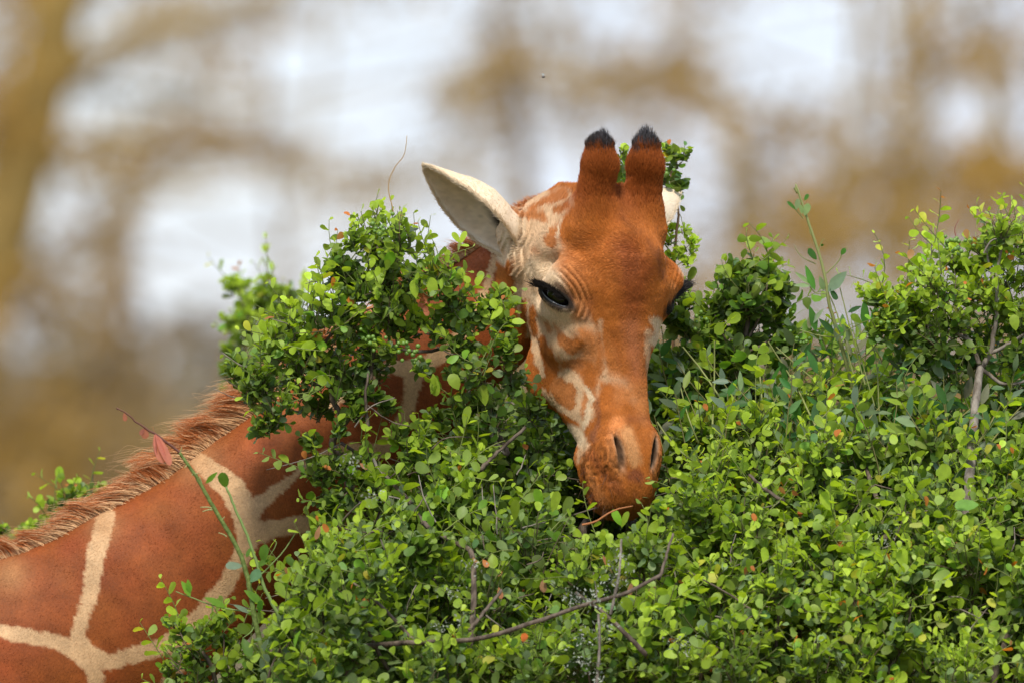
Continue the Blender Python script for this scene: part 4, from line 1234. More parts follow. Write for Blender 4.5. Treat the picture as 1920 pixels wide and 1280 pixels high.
    def fill(self, r, lo, hi, n, leaf=.026, kind='round', col=None, wr=.34, keepf=None):
        """inner leaves and bare crossing twigs"""
        c = r.uniform(0, 1, (n, 3)) * (np.asarray(hi) - lo) + lo
        if keepf is not None: c = c[keepf(c)]; n = len(c)
        if n == 0: return
        A = unit(r.normal(0, 1, (n, 3))); N = unit(r.normal(0, .8, (n, 3)) + np.array([0, -.4, .5]))
        L = leaf * r.uniform(.6, 1.3, n)
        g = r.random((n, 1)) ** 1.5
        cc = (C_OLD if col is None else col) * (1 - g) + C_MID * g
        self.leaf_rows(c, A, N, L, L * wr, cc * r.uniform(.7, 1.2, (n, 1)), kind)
        k = n // 9
        S = c[:k]; E = S + unit(r.normal(0, 1, (k, 3)) * (1, .6, .45)) * r.uniform(.05, .16, k)[:, None]
        twig_mesh(self.tw, twigs(r, S, E, 5, .1), np.full(k, .0022), np.full(k, .0009), np.array((.20, .16, .12)) * r.uniform(.4, 1.3, (k, 1)))
    def one(self, a, b, w, col, y0=None, kind='lance', roll=0.0, face=(-.2, -.75, .6), dy=0.0):
        """one leaf from base a to tip b (world points), full width w in metres"""
        a, b = np.asarray(a, float), np.asarray(b, float)
        N = np.asarray(face, float)
        self.leaf_rows(a[None], (b - a)[None], N[None], np.array([np.linalg.norm(b - a)]), np.array([w / 2]), np.asarray(col, float)[None], kind)
    def berries(self, r, c, n, R=.012, rad=.0042):
        for _ in range(n):
            if 'berry' not in BMESH:
                V, Q = uv_ball((0, 0, 0), 1.0, 8, 5); o = mesh_from('berry', V, Q, M_BERRY); BMESH['berry'] = o.data
            else:
                o = bpy.data.objects.new('berry', BMESH['berry']); COL.objects.link(o)
            o.parent = self.root; o.scale = [rad * r.uniform(.8, 1.15)] * 3; o.location = Vector(np.asarray(c) + r.normal(0, R, 3) - self.o)
    def lichen(self, r, c, R, n=160):
        n = n // 3
        c = np.asarray(c) + r.normal(0, 1, (n, 3)) * np.asarray(R)
        A = unit(r.normal(0, 1, (n, 3))); Bv = unit(np.cross(A, r.normal(0, 1, (n, 3))))
        s = r.uniform(.0012, .0038, n)[:, None]
        V = np.stack([c - A * s, c + Bv * s * .6, c + A * s * 1.2, c - Bv * s * .6], 1).reshape(-1, 3)
        self.li.add(V, np.arange(n * 4).reshape(n, 4))
BUSHES = []
BMESH = {}

def surf_y(px, py):    # how far beyond the focal plane the face of the thicket lies
    return np.interp(py, [600, 750, 850, 1000, 1300], [.34, .20, -.02, -.26, -.50])

LOWTOP = np.array([(480, 1300), (520, 1180), (560, 1060), (610, 990), (650, 900), (700, 868), (760, 848), (850, 800), (890, 730), (960, 700), (1010, 770), (1045, 830), (1062, 940), (1100, 992), (1130, 1004),
                   (1190, 1000), (1215, 950), (1250, 700), (1290, 660), (1340, 640), (1440, 690), (1520, 730), (1600, 690), (1680, 700), (1760, 740), (1840, 720), (2000, 700), (2300, 760)], float)
lowtop = lambda px: np.interp(px, LOWTOP[:, 0], LOWTOP[:, 1])

def thicket():
    r = np.random.default_rng(101)
    base = lambda px, y=0.1: (float(P(px, 640, y)[0]), y, 0.0)
    b_mid = Bush('dense bush in front of the neck base, crossed by a long bare lichened branch', base(800, -.1), group='round-leaved green bushes')
    b_und = Bush('leafy bush directly under the giraffe mouth, its top sprigs touching the lips', base(1150, -.15), group='round-leaved green bushes')
    b_r1 = Bush('bright yellow-green bush right of the muzzle with orange shoot tips', base(1460, -.1), group='round-leaved green bushes')
    b_r2 = Bush('broad low bush at the lower right corner below the grey stem', base(1830, -.1), group='round-leaved green bushes')
    lows = [(b_mid, -9999, 985), (b_und, 985, 1300), (b_r1, 1300, 1650), (b_r2, 1650, 9999)]
    pick = lambda px: next(b for b, a, c in lows if a <= px < c)
    # front puffs on a jittered lattice
    cells = []
    sp = 84
    for iy, py in enumerate(np.arange(700, 1345, sp * .78)):
        for px in np.arange(430 + (iy % 2) * sp / 2, 2060, sp):
            x, y_ = px + r.normal(0, 17), py + r.normal(0, 15)
            R = r.uniform(44, 84)
            if y_ - R * .75 < lowtop(x): continue
            if 1200 < x < 1330 and y_ < 975: x = max(x, 1245 + R * 1.1)
            if x < 985 and y_ < 1000 and r.random() < .25: continue
            cells.append((x, y_, R))
    for (x, y_, R) in cells:
        b = pick(x)
        yy = float(surf_y(x, y_)) + r.normal(0, .075)
        right = x > 1200
        yg = r.uniform(.30, .78) if right else r.uniform(.22, .60)
        if x < 985 and y_ < 980: yy += .05
        c = P(x, y_, yy)
        b.puff(r, c, (R / 1000 * 1.05, R / 1000, R / 1000 * .85), n=int(30 + R * .22), young=yg, leaf=r.uniform(.019, .0265), org=.022 if yg > .5 else .008, blue=.22)
        b.branch([c + (r.normal(0, .04), .12, -.22), c + (r.normal(0, .02), .06, -.1), c + (0, .02, -.02)], .0042, .0022, n=8, sides=6)
    # deeper, duller second layer
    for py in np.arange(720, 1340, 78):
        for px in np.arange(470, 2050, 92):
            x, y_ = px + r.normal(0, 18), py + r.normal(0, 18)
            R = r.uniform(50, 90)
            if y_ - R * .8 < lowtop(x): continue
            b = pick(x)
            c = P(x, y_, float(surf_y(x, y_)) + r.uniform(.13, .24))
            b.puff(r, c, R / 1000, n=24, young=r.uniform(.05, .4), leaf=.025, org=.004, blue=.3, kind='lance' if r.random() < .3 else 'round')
    for b, x0, x1 in lows:
        x0, x1 = max(x0, 440), min(x1, 2150)
        def kf(c):
            s = DIST / (DIST + c[:, 1]); px = 960 + c[:, 0] * 1000 * s; py = 640 - (c[:, 2] - ZC) * 1000 * s
            return (py > lowtop(px) + 14) & (c[:, 1] > np.interp(py, [600, 750, 850, 1000, 1300], [.34, .20, -.02, -.26, -.50]) + .05) & ~((px < 700) & (c[:, 1] < .45) & (c[:, 1] > .0) & (py < 1100))
        lo = P(x0, 1290, -.4); hi = P(x1, 640, 1.1)
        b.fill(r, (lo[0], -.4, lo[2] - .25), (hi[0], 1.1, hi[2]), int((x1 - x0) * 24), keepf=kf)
    # trunks down to the ground
    for b, xs in ((b_mid, (700, 850, 930)), (b_und, (1080, 1200)), (b_r1, (1380, 1500, 1600)), (b_r2, (1720, 1850, 1980))):
        for x in xs:
            g_ = b.o + (r.normal(0, .12), r.normal(0, .12), 0)
            t_ = P(x + r.normal(0, 20), 1120, .02)
            b.branch([g_, g_ * .5 + t_ * .5 + (r.normal(0, .05), 0, 0), t_, P(x + r.normal(0, 30), 1030, .2)], .02, .005, 'stem', n=18)
    # visible woody branches
    b_mid.branch([P(640, 1215, -.42), P(740, 1206, -.49), P(800, 1203, -.55), P(900, 1196, -.585), P(1000, 1166, -.60), P(1100, 1132, -.60), P(1170, 1112, -.60), P(1238, 1078, -.585)], .0052, .0034, n=26)
    b_mid.branch([P(640, 830, .04), P(700, 872, -.04), P(760, 930, -.14), P(800, 985, -.26), P(860, 1020, -.34), P(885, 1040, -.38), P(888, 1130, -.44), P(878, 1240, -.50)], .0034, .0060, n=26)
    b_mid.branch([P(940, 1105, -.5), P(905, 1150, -.54), P(880, 1180, -.56)], .003, .004)
    b_mid.branch([P(660, 1090, -.40), P(720, 1140, -.46), P(780, 1205, -.50)], .0024, .0038)
    b_mid.branch([P(875, 640, -.02), P(880, 680, -.03), P(905, 730, -.03), P(930, 800, -.05), P(950, 850, -.08)], .004, .0065)
    b_mid.branch([P(985, 800, -.1), P(930, 850, -.12), P(900, 880, -.14)], .003, .0045)
    b_und.branch([P(1080, 1110, -.55), P(1140, 1155, -.6), P(1210, 1225, -.6)], .003, .005)
    b_und.branch([P(1122, 1150, -.62), P(1124, 1220, -.62), P(1118, 1290, -.62)], .0022, .003, mat=M_GREYTWIG)
    b_und.branch([P(1165, 1010, -.56), P(1160, 1080, -.6), P(1145, 1150, -.6)], .002, .003, mat=M_GREYTWIG)
    b_und.branch([P(1235, 1085, -.58), P(1250, 1040, -.55), P(1262, 1000, -.5)], .0034, .0022)
    b_r1.branch([P(1600, 820, .02), P(1625, 880, -.08), P(1648, 950, -.18), P(1660, 1010, -.28)], .0035, .0055)
    b_r1.branch([P(1405, 890, -.24), P(1440, 920, -.28), P(1470, 940, -.28)], .003, .004)
    b_r1.branch([P(1290, 1070, -.46), P(1370, 1115, -.46), P(1410, 1145, -.46)], .0014, .0024)
    b_r2.branch([P(1710, 1090, -.38), P(1700, 1190, -.44), P(1665, 1260, -.48)], .002, .0035)
    b_r2.branch([P(1890, 1190, -.42), P(1870, 1240, -.46), P(1860, 1300, -.48)], .005, .008)
    for (x, y_, R_) in ((1165, 1055, (.012, .01, .02)), (1150, 1095, (.014, .01, .012)), (1110, 1125, (.016, .01, .008)), (1105, 1195, (.02, .01, .012)), (1130, 1178, (.012, .01, .014)), (1095, 1245, (.018, .01, .01)), (1120, 1275, (.008, .01, .012)), (1075, 1120, (.01, .01, .012))):
        b_und.lichen(r, P(x, y_, -.62), R_, 190)
    for (x, y_) in ((820, 1175), (865, 1160), (700, 930), (885, 1060), (850, 1110), (660, 870)): b_mid.lichen(r, P(x, y_, -.58), (.012, .01, .008), 110)
    for (x, y_) in ((1290, 1210), (1270, 1200), (1310, 1215), (1650, 1020), (1660, 1005)): b_r1.lichen(r, P(x, y_, -.55 if y_ > 1100 else -.34), (.018, .01, .008), 130)
    # pale bare twigs crossing
    for k in range(70):
        x, y_ = r.uniform(600, 1900), r.uniform(800, 1280)
        if y_ < lowtop(x) + 30 or (980 < x < 1300 and y_ < 1030): continue
        b = pick(x); yy = float(surf_y(x, y_)) - r.uniform(0, .07)
        a = r.normal(0, .9); L = r.uniform(30, 95)
        b.branch([P(x, y_, yy), P(x + math.cos(a) * L / 2 + r.normal(0, 4), y_ - math.sin(a) * L / 2, yy), P(x + math.cos(a) * L, y_ - math.sin(a) * L + r.normal(0, 8), yy + .02)], .0016, .0008, 'twig', M_GREYTWIG if r.random() < .6 else M_BARK, n=6, sides=5)
    # fallen or dry brown leaves
    for (x, y_, x2, y2, w) in ((930, 735, 945, 775, .012), (1185, 1090, 1180, 1115, .013), (1228, 1095, 1218, 1118, .014), (1018, 1085, 1020, 1110, .014), (935, 1100, 940, 1122, .012), (862, 1232, 868, 1250, .01), (600, 985, 592, 1010, .01), (1130, 1040, 1140, 1060, .008), (675, 868, 690, 878, .01)):
        b = pick(x); yy = float(surf_y(x, y_)) - .09
        b.one(P(x, y_, yy), P(x2, y2, yy - .005), w, np.array((0.42, 0.17, 0.08)), kind='round', face=(r.normal(0, .3), -1, .2))
    # rust-coloured twig before the lips
    b_und.branch([P(1092, 983, -.42), P(1120, 975, -.43), P(1150, 956, -.43), P(1186, 948, -.42)], .0022, .0011, 'twig', principled('rust_twig', (.36, .14, .05), .7, .3), n=10)
    # sprigs in front of the chin and by the lips
    for (x, y_, R) in ((1236, 958, 22), (1245, 990, 34), (1285, 935, 32), (1185, 1010, 28), (1125, 1022, 24), (1300, 900, 32), (1100, 1040, 30)):
        b_und.puff(r, P(x, y_, -.33 + r.normal(0, .02)), R / 1000, n=12, young=.62, leaf=.019, step=.008)
    for (x, y_, x2, y2, w, c) in ((1165, 985, 1150, 955, .016, C_MID * 1.3), (1165, 988, 1178, 958, .015, C_NEW * .6), (1035, 960, 1045, 920, .02, C_MID), (1015, 950, 1005, 915, .018, C_MID * .9), (965, 975, 968, 935, .02, C_MID * .8), (1055, 965, 1070, 930, .022, C_OLD * 1.4)):
        b_und.one(P(x, y_, -.3), P(x2, y2, -.31), w, c, kind='round')
    for (x, y_) in ((1075, 905), (1060, 950), (1095, 985), (1140, 1005), (1190, 1005), (1240, 930), (1245, 850), (1240, 780), (1235, 720), (1085, 860), (1030, 800), (1010, 860), (960, 840), (1120, 960), (1250, 690), (1215, 980)):
        b_und.puff(r, P(x, y_, r.uniform(.30, .42)), .055, n=44, young=.15, leaf=.026, org=0, src=(0, 0, 0))
    # bright puffs picked out in the photograph
    for (x, y_, R, yg) in ((1330, 880, 62, .85), (1420, 865, 66, .85), (1500, 880, 60, .8), (1300, 945, 52, .7), (1560, 720, 58, .85), (1620, 740, 55, .8), (1500, 760, 50, .75), (1400, 985, 60, .75), (1540, 1010, 52, .7),
                           (1560, 1080, 62, .9), (1640, 1075, 66, .95), (1730, 1050, 60, .85), (1770, 1010, 50, .8), (1600, 1150, 60, .75), (1850, 950, 50, .7), (1880, 880, 45, .8), (1680, 1140, 55, .8), (1460, 1100, 50, .6),
                           (780, 850, 46, .6), (850, 880, 50, .6), (640, 1030, 50, .55), (600, 1070, 46, .6), (1080, 1080, 46, .5), (960, 1230, 40, .7), (880, 1235, 40, .75), (1000, 1270, 40, .7), (1330, 1080, 46, .7), (1800, 1250, 50, .8)):
        b = pick(x)
        b.puff(r, P(x, y_, float(surf_y(x, y_)) - .07), (R / 1000, R / 1000 * .8, R / 1000 * .75), n=int(24 + R * .25), young=yg, leaf=.0195, org=.03, blue=.05)
    return b_mid, b_und, b_r1, b_r2
LOWS = thicket()

def left_bush():
    r = np.random.default_rng(202)
    b = Bush('tall bushy sprays standing before the giraffe neck, left of the face', (float(P(690, 640, 0)[0]), -.02, 0), group='round-leaved green bushes')
    puffs = [(700, 432, 60, .8), (752, 440, 46, .7), (668, 445, 36, .8), (790, 500, 50, .55), (720, 500, 62, .5), (640, 500, 34, .25), (830, 520, 44, .5), (670, 545, 34, .3), (850, 560, 40, .5), (610, 575, 54, .75), (660, 590, 52, .7), (560, 600, 46, .75),
             (520, 640, 44, .65), (590, 650, 60, .7), (720, 575, 46, .55), (760, 600, 46, .5), (820, 600, 42, .45), (905, 580, 34, .5), (945, 600, 32, .55), (935, 560, 26, .55), (870, 640, 34, .4), (690, 640, 52, .5), (640, 700, 50, .3), (560, 700, 52, .3),
             (490, 720, 46, .35), (450, 690, 34, .4), (520, 760, 44, .4), (600, 760, 40, .2), (950, 650, 34, .4), (900, 690, 44, .3), (960, 700, 40, .3), (870, 760, 40, .3), (930, 780, 52, .3), (1000, 760, 44, .2),
             (500, 800, 24, .55), (640, 870, 40, .35), (600, 890, 40, .45), (690, 880, 44, .35), (620, 940, 30, .35), (790, 812, 22, .45), (585, 830, 20, .3), (1045, 815, 40, .25), (1010, 850, 44, .25),
             (985, 905, 44, .3), (1040, 890, 34, .3)]
    for (x, y_, R, yg) in puffs:
        yy = -.06 + r.normal(0, .03) if x < 985 else .10
        if y_ < 520 and x > 770: yy = 0.02
        c = P(x, y_, yy)
        b.puff(r, c, (R / 1000 * 1.05, R / 1000 * .9, R / 1000), n=int(12 + R * .54), young=yg, leaf=r.uniform(.018, .0225), org=.02 if yg > .5 else .006, blue=.12, step=.0122)
    for (x, y_, R, yg) in ((735, 655, 26, .5), (690, 668, 24, .45), (700, 745, 20, .3), (668, 780, 20, .35), (730, 770, 16, .3), (850, 700, 22, .4), (790, 690, 14, .4), (745, 815, 22, .45), (660, 735, 24, .3), (820, 780, 20, .35), (630, 800, 20, .3), (870, 675, 22, .4)):
        b.puff(r, P(x, y_, -.05 + r.normal(0, .02)), R / 1000, n=14, young=yg, leaf=r.uniform(.017, .024), org=.01, step=.012)
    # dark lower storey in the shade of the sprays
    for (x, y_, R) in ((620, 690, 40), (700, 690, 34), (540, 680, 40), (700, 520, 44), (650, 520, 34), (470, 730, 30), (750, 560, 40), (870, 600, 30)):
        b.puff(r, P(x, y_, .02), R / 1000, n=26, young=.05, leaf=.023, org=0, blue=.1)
    J = [P(650, 870, .0), P(640, 800, -.04), P(615, 720, -.05), P(700, 640, -.04), P(715, 520, -.03), P(640, 600, -.05), P(560, 680, -.06), P(860, 640, -.03)]
    b.branch([b.o, P(720, 1280, -.05), P(700, 1050, .0), J[0]], .022, .009, 'stem', n=20)
    b.branch([J[0], P(622, 830, -.03), J[1], P(628, 760, -.05), J[2]], .0075, .0045)
    b.branch([J[1], P(690, 720, -.04), J[3], P(712, 580, -.04), J[4], P(705, 450, -.03)], .006, .002, n=18)
    b.branch([J[2], P(600, 660, -.05), J[5], P(650, 540, -.05)], .004, .0018)
    b.branch([J[2], P(575, 715, -.05), J[6], P(520, 640, -.06)], .004, .0016)
    b.branch([J[3], P(790, 660, -.04), J[7], P(900, 590, -.05), P(975, 605, -.06)], .004, .0012)
    for (x0, y0, x1, y1, r0) in ((510, 690, 415, 660, .0016), (470, 745, 418, 708, .0014), (455, 745, 400, 728, .0011), (545, 615, 510, 598, .0014), (600, 545, 573, 532, .0013), (555, 640, 548, 560, .0009), (700, 860, 740, 905, .0035), (640, 830, 500, 880, .0013), (650, 850, 560, 875, .0013),
                                 (690, 760, 775, 800, .0018), (690, 800, 690, 700, .004), (665, 800, 740, 745, .0016), (870, 700, 905, 760, .0045), (905, 760, 945, 850, .005), (745, 870, 720, 905, .002), (655, 920, 600, 950, .0012), (620, 900, 598, 965, .0011), (870, 660, 820, 650, .002), (800, 850, 900, 820, .0016)):
        b.branch([P(x0, y0, -.08), P((x0 + x1) / 2 + r.normal(0, 6), (y0 + y1) / 2 + r.normal(0, 6), -.09), P(x1, y1, -.09)], r0, r0 * .55, 'twig', M_GREYTWIG if r.random() < .5 else M_BARK, n=8, sides=5)
    # curled dry twig rising against the sky
    b.branch([P(738, 400, -.02), P(728, 350, -.02), P(740, 315, -.02), P(758, 290, -.02), P(763, 255, -.02)], .0011, .0006, 'twig', principled('dry_tan_twig', (.40, .25, .09), .7, .3), n=14, sides=5)
    # loose leaves against the ear and face
    for (x, y_, x2, y2, w) in ((862, 455, 848, 436, .012), (864, 457, 872, 433, .013), (862, 460, 880, 460, .007), (905, 515, 893, 535, .016), (985, 605, 960, 600, .016), (930, 580, 922, 560, .016), (920, 600, 940, 575, .016), (815, 560, 808, 520, .022), (845, 560, 830, 520, .024), (780, 560, 775, 525, .018)):
        b.one(P(x, y_, -.12), P(x2, y2, -.12), w, C_MID * 1.5, kind='round')
    for (x, y_, x2, y2, w) in ((812, 700, 818, 742, .020), (860, 730, 845, 700, .024), (910, 760, 905, 720, .022), (870, 800, 880, 760, .018)): b.one(P(x, y_, -.12), P(x2, y2, -.12), w, C_MID * 1.1, kind='round')
    for (x, y_) in ((760, 655), (775, 665), (695, 640), (720, 430)): b.berries(r, P(x, y_, -.13), 9)
    # reddish dry leaf cluster
    for k in range(10):
        x, y_ = 800 + r.normal(0, 10), 565 + r.normal(0, 12)
        b.one(P(x, y_, -.1), P(x + r.normal(0, 8), y_ + r.uniform(4, 16), -.1), .011, np.array((.46, .17, .08)), kind='round', face=(r.normal(0, .5), -1, .2))
left_bush()

def right_side():
    r = np.random.default_rng(303)
    # tall bush at the right edge
    b = Bush('tallest right-hand bush with a smooth grey stem and yellow-green umbrella of sprays', (float(P(1815, 640, .1)[0]), .1, 0), group='round-leaved green bushes', mat=M_GREYTWIG)
    puffs = [(1880, 430, 42, .9), (1915, 450, 40, .85), (1855, 470, 46, .85), (1900, 510, 50, .75), (1800, 490, 44, .95), (1740, 510, 46, .95), (1770, 540, 50, .85), (1700, 560, 44, .85), (1820, 540, 50, .8), (1860, 560, 46, .75), (1730, 590, 50, .7), (1670, 585, 36, .7), (1650, 560, 26, .7), (1790, 600, 50, .6),
             (1700, 620, 40, .4), (1650, 620, 30, .5), (1850, 620, 50, .5), (1910, 590, 50, .6), (1760, 640, 50, .25), (1900, 660, 50, .3), (1830, 670, 48, .15), (1780, 690, 50, .1), (1900, 740, 40, .4), (1720, 670, 40, .2), (1960, 480, 60, .8), (1980, 600, 70, .6), (1970, 720, 60, .5)]
    for (x, y_, R, yg) in puffs:
        b.puff(r, P(x, y_, .10 + r.normal(0, .05)), (R / 1000 * 1.1, R / 1000, R / 1000 * .85), n=int(14 + R * .6), young=yg, leaf=r.uniform(.016, .0205), org=.05 if yg > .6 else .01, blue=.06, step=.0112)
    b.branch([b.o, P(1812, 1240, .0), P(1812, 1040, -.14), P(1818, 900, -.10), P(1826, 780, .0), P(1838, 690, .06)], .014, .0075, 'stem', n=26)
    for pts, r0, r1 in (([(1838, 690), (1860, 650), (1868, 600), (1870, 520), (1880, 440)], .006, .002), ([(1838, 690), (1820, 640), (1790, 600), (1740, 540)], .005, .0018), ([(1822, 640), (1780, 620), (1700, 600), (1650, 590)], .0035, .0014),
                        ([(1860, 660), (1900, 640), (1960, 600)], .004, .002), ([(1870, 560), (1850, 470), (1845, 450)], .0025, .0012), ([(1838, 690), (1890, 720), (1960, 700)], .004, .002)):
        b.branch([P(x, y_, .08) for x, y_ in pts], r0, r1, n=14)
    b.branch([P(1800, 460, .0), P(1790, 432, .0), P(1798, 412, .0)], .0012, .0006, 'twig', principled('red_shoot', (.25, .06, .04), .6, .3), n=8, sides=5)
    b.branch([P(1845, 475, .0), P(1855, 455, .0), P(1868, 448, .0)], .002, .0012, 'twig', M_GREYTWIG, n=6, sides=5)
    for (x, y_) in ((1790, 465), (1660, 610), (1800, 462)): b.berries(r, P(x, y_, .0), 10)
    b.one(P(1835, 945, -.36), P(1790, 948, -.37), .030, np.array((.20, .34, .06)), kind='round')
    for (x, y_, x2, y2, w) in ((1700, 1270, 1690, 1215, .05), (1745, 1265, 1722, 1220, .045), (1760, 900, 1775, 870, .03), (1780, 930, 1810, 925, .03), (1905, 620, 1900, 590, .02)):
        b.one(P(x, y_, -.4 if y_ > 800 else 0), P(x2, y2, -.41 if y_ > 800 else 0), w, C_MID * 1.2, kind='round')
    # dark glossy shrub
    d = Bush('dark green glossy shrub standing clear between the giraffe face and the long shoot', (float(P(1400, 640, .15)[0]), .15, 0))
    for (x, y_, R, yg) in ((1420, 505, 30, .35), (1385, 515, 34, .3), (1440, 540, 36, .3), (1360, 560, 40, .4), (1400, 560, 44, .25), (1465, 540, 22, .35), (1455, 590, 34, .25), (1340, 600, 44, .45), (1400, 620, 46, .2), (1330, 650, 44, .5), (1290, 620, 30, .35), (1280, 670, 34, .35), (1470, 630, 28, .25),
                           (1380, 680, 46, .25), (1440, 670, 30, .2), (1300, 720, 44, .35), (1260, 730, 34, .25), (1350, 740, 46, .2), (1420, 740, 40, .15), (1250, 780, 34, .2), (1300, 790, 44, .2), (1390, 800, 46, .2), (1480, 640, 18, .3), (1275, 570, 22, .5), (1265, 600, 22, .4)):
        d.puff(r, P(x, y_, .20 + r.normal(0, .04)), (R / 1000, R / 1000, R / 1000 * 1.0), n=int(12 + R * .45), young=yg, leaf=r.uniform(.022, .027), org=.003, blue=.10, step=.012)
    d.branch([d.o, P(1400, 1240, .1), P(1400, 900, .18), P(1402, 720, .20), P(1398, 640, .2), P(1410, 540, .2)], .016, .003, 'stem', n=26)
    for pts in ([(1402, 660), (1440, 640), (1470, 625)], [(1400, 640), (1430, 580), (1440, 530)], [(1400, 700), (1360, 640), (1340, 590)], [(1402, 740), (1440, 700), (1475, 690)], [(1400, 680), (1330, 700), (1280, 660)]):
        d.branch([P(x, y_, .19) for x, y_ in pts], .003, .0013, n=8)
    for (x, y_) in ((1485, 625), (1495, 640), (1310, 600)): d.berries(r, P(x, y_, .12), 7)
    # climbing plant with long grey-green leaves
    v = Bush('tall thin climbing shoot with long grey-green leaves rising into the open background', (float(P(1600, 640, .1)[0]), .05, 0), 'climbing plant', 'climbing_shoot')
    M_ST = principled('green_stem', (.22, .24, .08), .6, .3)
    v.branch([v.o, P(1640, 1230, .1), P(1625, 850, .1), P(1592, 700, .08), P(1566, 610, .06), P(1553, 560, .05), P(1545, 510, .05), P(1520, 430, .05), P(1507, 390, .05), P(1492, 347, .05)], .005, .0019, 'stem', M_ST, n=40)
    v.branch([P(1490, 352, .05), P(1494, 362, .05)], .003, .002, 'bud', M_ST, n=4)
    for pts, r0 in (([(1507, 410), (1494, 396), (1486, 388)], .0013), ([(1520, 440), (1516, 415), (1514, 405)], .0012), ([(1530, 495), (1505, 483), (1494, 470), (1490, 460)], .0012), ([(1549, 513), (1572, 490), (1582, 470), (1588, 463)], .0014), ([(1535, 468), (1540, 455), (1545, 448)], .0012),
                    ([(1553, 550), (1530, 550), (1518, 536)], .0014), ([(1600, 700), (1570, 590), (1545, 535)], .0018), ([(1622, 720), (1590, 600), (1575, 540)], .0018), ([(1640, 760), (1600, 620), (1596, 590)], .0013), ([(1650, 790), (1640, 660), (1612, 620)], .0016),
                    ([(1566, 632), (1530, 628), (1500, 618)], .0015), ([(1604, 680), (1640, 650), (1660, 610)], .0015), ([(1610, 630), (1598, 590), (1594, 572)], .001), ([(1480, 600), (1510, 580), (1545, 585)], .0006)):
        v.branch([P(x, y_, .05) for x, y_ in pts], r0, r0 * .6, 'side_shoot', M_ST, n=9, sides=6)
    GG = np.array((.10, .175, .075)); GP = np.array((.24, .31, .20)); GD = np.array((.035, .10, .02))
    for (x, y_, x2, y2, w, c, kd) in ((1493, 394, 1497, 373, .011, GP, 'round'), (1508, 405, 1516, 382, .014, GP, 'round'), (1504, 402, 1500, 384, .008, GP, 'round'), (1492, 393, 1476, 378, .007, GD * 2, 'round'), (1508, 376, 1516, 365, .010, GD * 1.6, 'round'), (1531, 487, 1516, 466, .015, GD * 1.3, 'round'),
                                      (1528, 544, 1510, 497, .014, GD * 2.2, 'lance'), (1520, 533, 1490, 510, .009, GP, 'lance'), (1520, 536, 1488, 535, .009, GP, 'lance'), (1553, 547, 1588, 509, .024, GP * .75, 'lance'), (1545, 545, 1537, 518, .012, GP * .7, 'lance'), (1556, 540, 1570, 562, .012, GD, 'round'),
                                      (1530, 622, 1518, 573, .017, GD * 1.6, 'lance'), (1516, 612, 1545, 578, .010, GP, 'lance'), (1517, 616, 1518, 590, .010, GP * .9, 'lance'), (1567, 628, 1535, 597, .013, GD, 'lance'), (1622, 614, 1621, 562, .018, GD * 1.8, 'lance'), (1590, 586, 1616, 574, .010, GD, 'lance'),
                                      (1570, 640, 1565, 606, .016, GP * .7, 'lance'), (1590, 640, 1586, 606, .014, GP * .7, 'lance'), (1590, 636, 1570, 608, .009, GD * 2.2, 'lance'), (1577, 478, 1585, 466, .010, GD * 1.6, 'round'), (1540, 462, 1543, 458, .005, GD * 1.4, 'round'), (1533, 700, 1514, 655, .016, GD * 2, 'lance'),
                                      (1690, 690, 1740, 640, .02, GG, 'lance'), (1660, 650, 1690, 620, .016, C_NEW * .8, 'lance'), (1480, 740, 1500, 690, .02, GP * .7, 'lance')):
        v.one(P(x, y_, .045), P(x2, y2, .04), w, c, kind=kd, face=(r.normal(0, .25), -.85, .4))
    v.puff(r, P(1618, 545, .06), .016, n=8, young=1.1, leaf=.013, step=.006, org=.01)
    # thicket of the same climber, between and behind
    w_ = Bush('tangle of long-leaved grey-green climber filling the space right of the muzzle', (float(P(1480, 640, .3)[0]), .3, 0), 'climbing plant', 'climbing_plant')
    for k in range(120):
        x, y_ = r.uniform(1235, 1900), r.uniform(660, 930)
        yy = float(surf_y(x, y_)) + r.uniform(-.02, .12)
        a = r.uniform(.7, 2.4); L = r.uniform(90, 210)
        e = P(x + math.cos(a) * L, max(y_ - math.sin(a) * L, 600 + r.uniform(0, 60)), yy)
        s = P(x, y_, yy + .02)
        Pt = twigs(r, s[None], e[None], 7, .06)
        twig_mesh(w_.tw, Pt, np.array([.0022]), np.array([.001]), np.array([[.25, .24, .09]]) * r.uniform(.6, 1.2))
        m = r.integers(5, 9)
        for q in range(m):
            f_ = (q + .8) / m * 6; i0 = min(int(f_), 5); p = Pt[0, i0] + (Pt[0, i0 + 1] - Pt[0, i0]) * (f_ - i0)
            T = unit(Pt[0, i0 + 1] - Pt[0, i0]); sd = unit(np.cross(T, (0, 1, 0))) * (1 if q % 2 else -1)
            Ld = r.uniform(.026, .046)
            dvec = unit(T * .8 + sd * .7 + r.normal(0, .3, 3)) * Ld
            c = (GG, GD * 1.6, GP * .8, C_MID)[r.integers(0, 4)] * r.uniform(.7, 1.25)
            w_.one(p, p + dvec, Ld * r.uniform(.30, .44), c, face=(r.normal(0, .4), -.7, .5))
    for pts, r0 in (([(1280, 650), (1320, 700), (1370, 780), (1390, 830)], .0022), ([(1232, 790), (1260, 830), (1300, 870), (1320, 900)], .0026), ([(1340, 640), (1339, 720), (1336, 800)], .002), ([(1440, 640), (1490, 720), (1530, 800)], .002), ([(1275, 720), (1290, 780), (1310, 830)], .0016), ([(1455, 650), (1500, 690), (1560, 740)], .0018), ([(1424, 690), (1430, 760), (1440, 820)], .002)):
        w_.branch([P(x, y_, .10 if y_ < 750 else -.02) for x, y_ in pts], r0 * .7, r0, 'side_shoot', M_ST, n=9, sides=6)
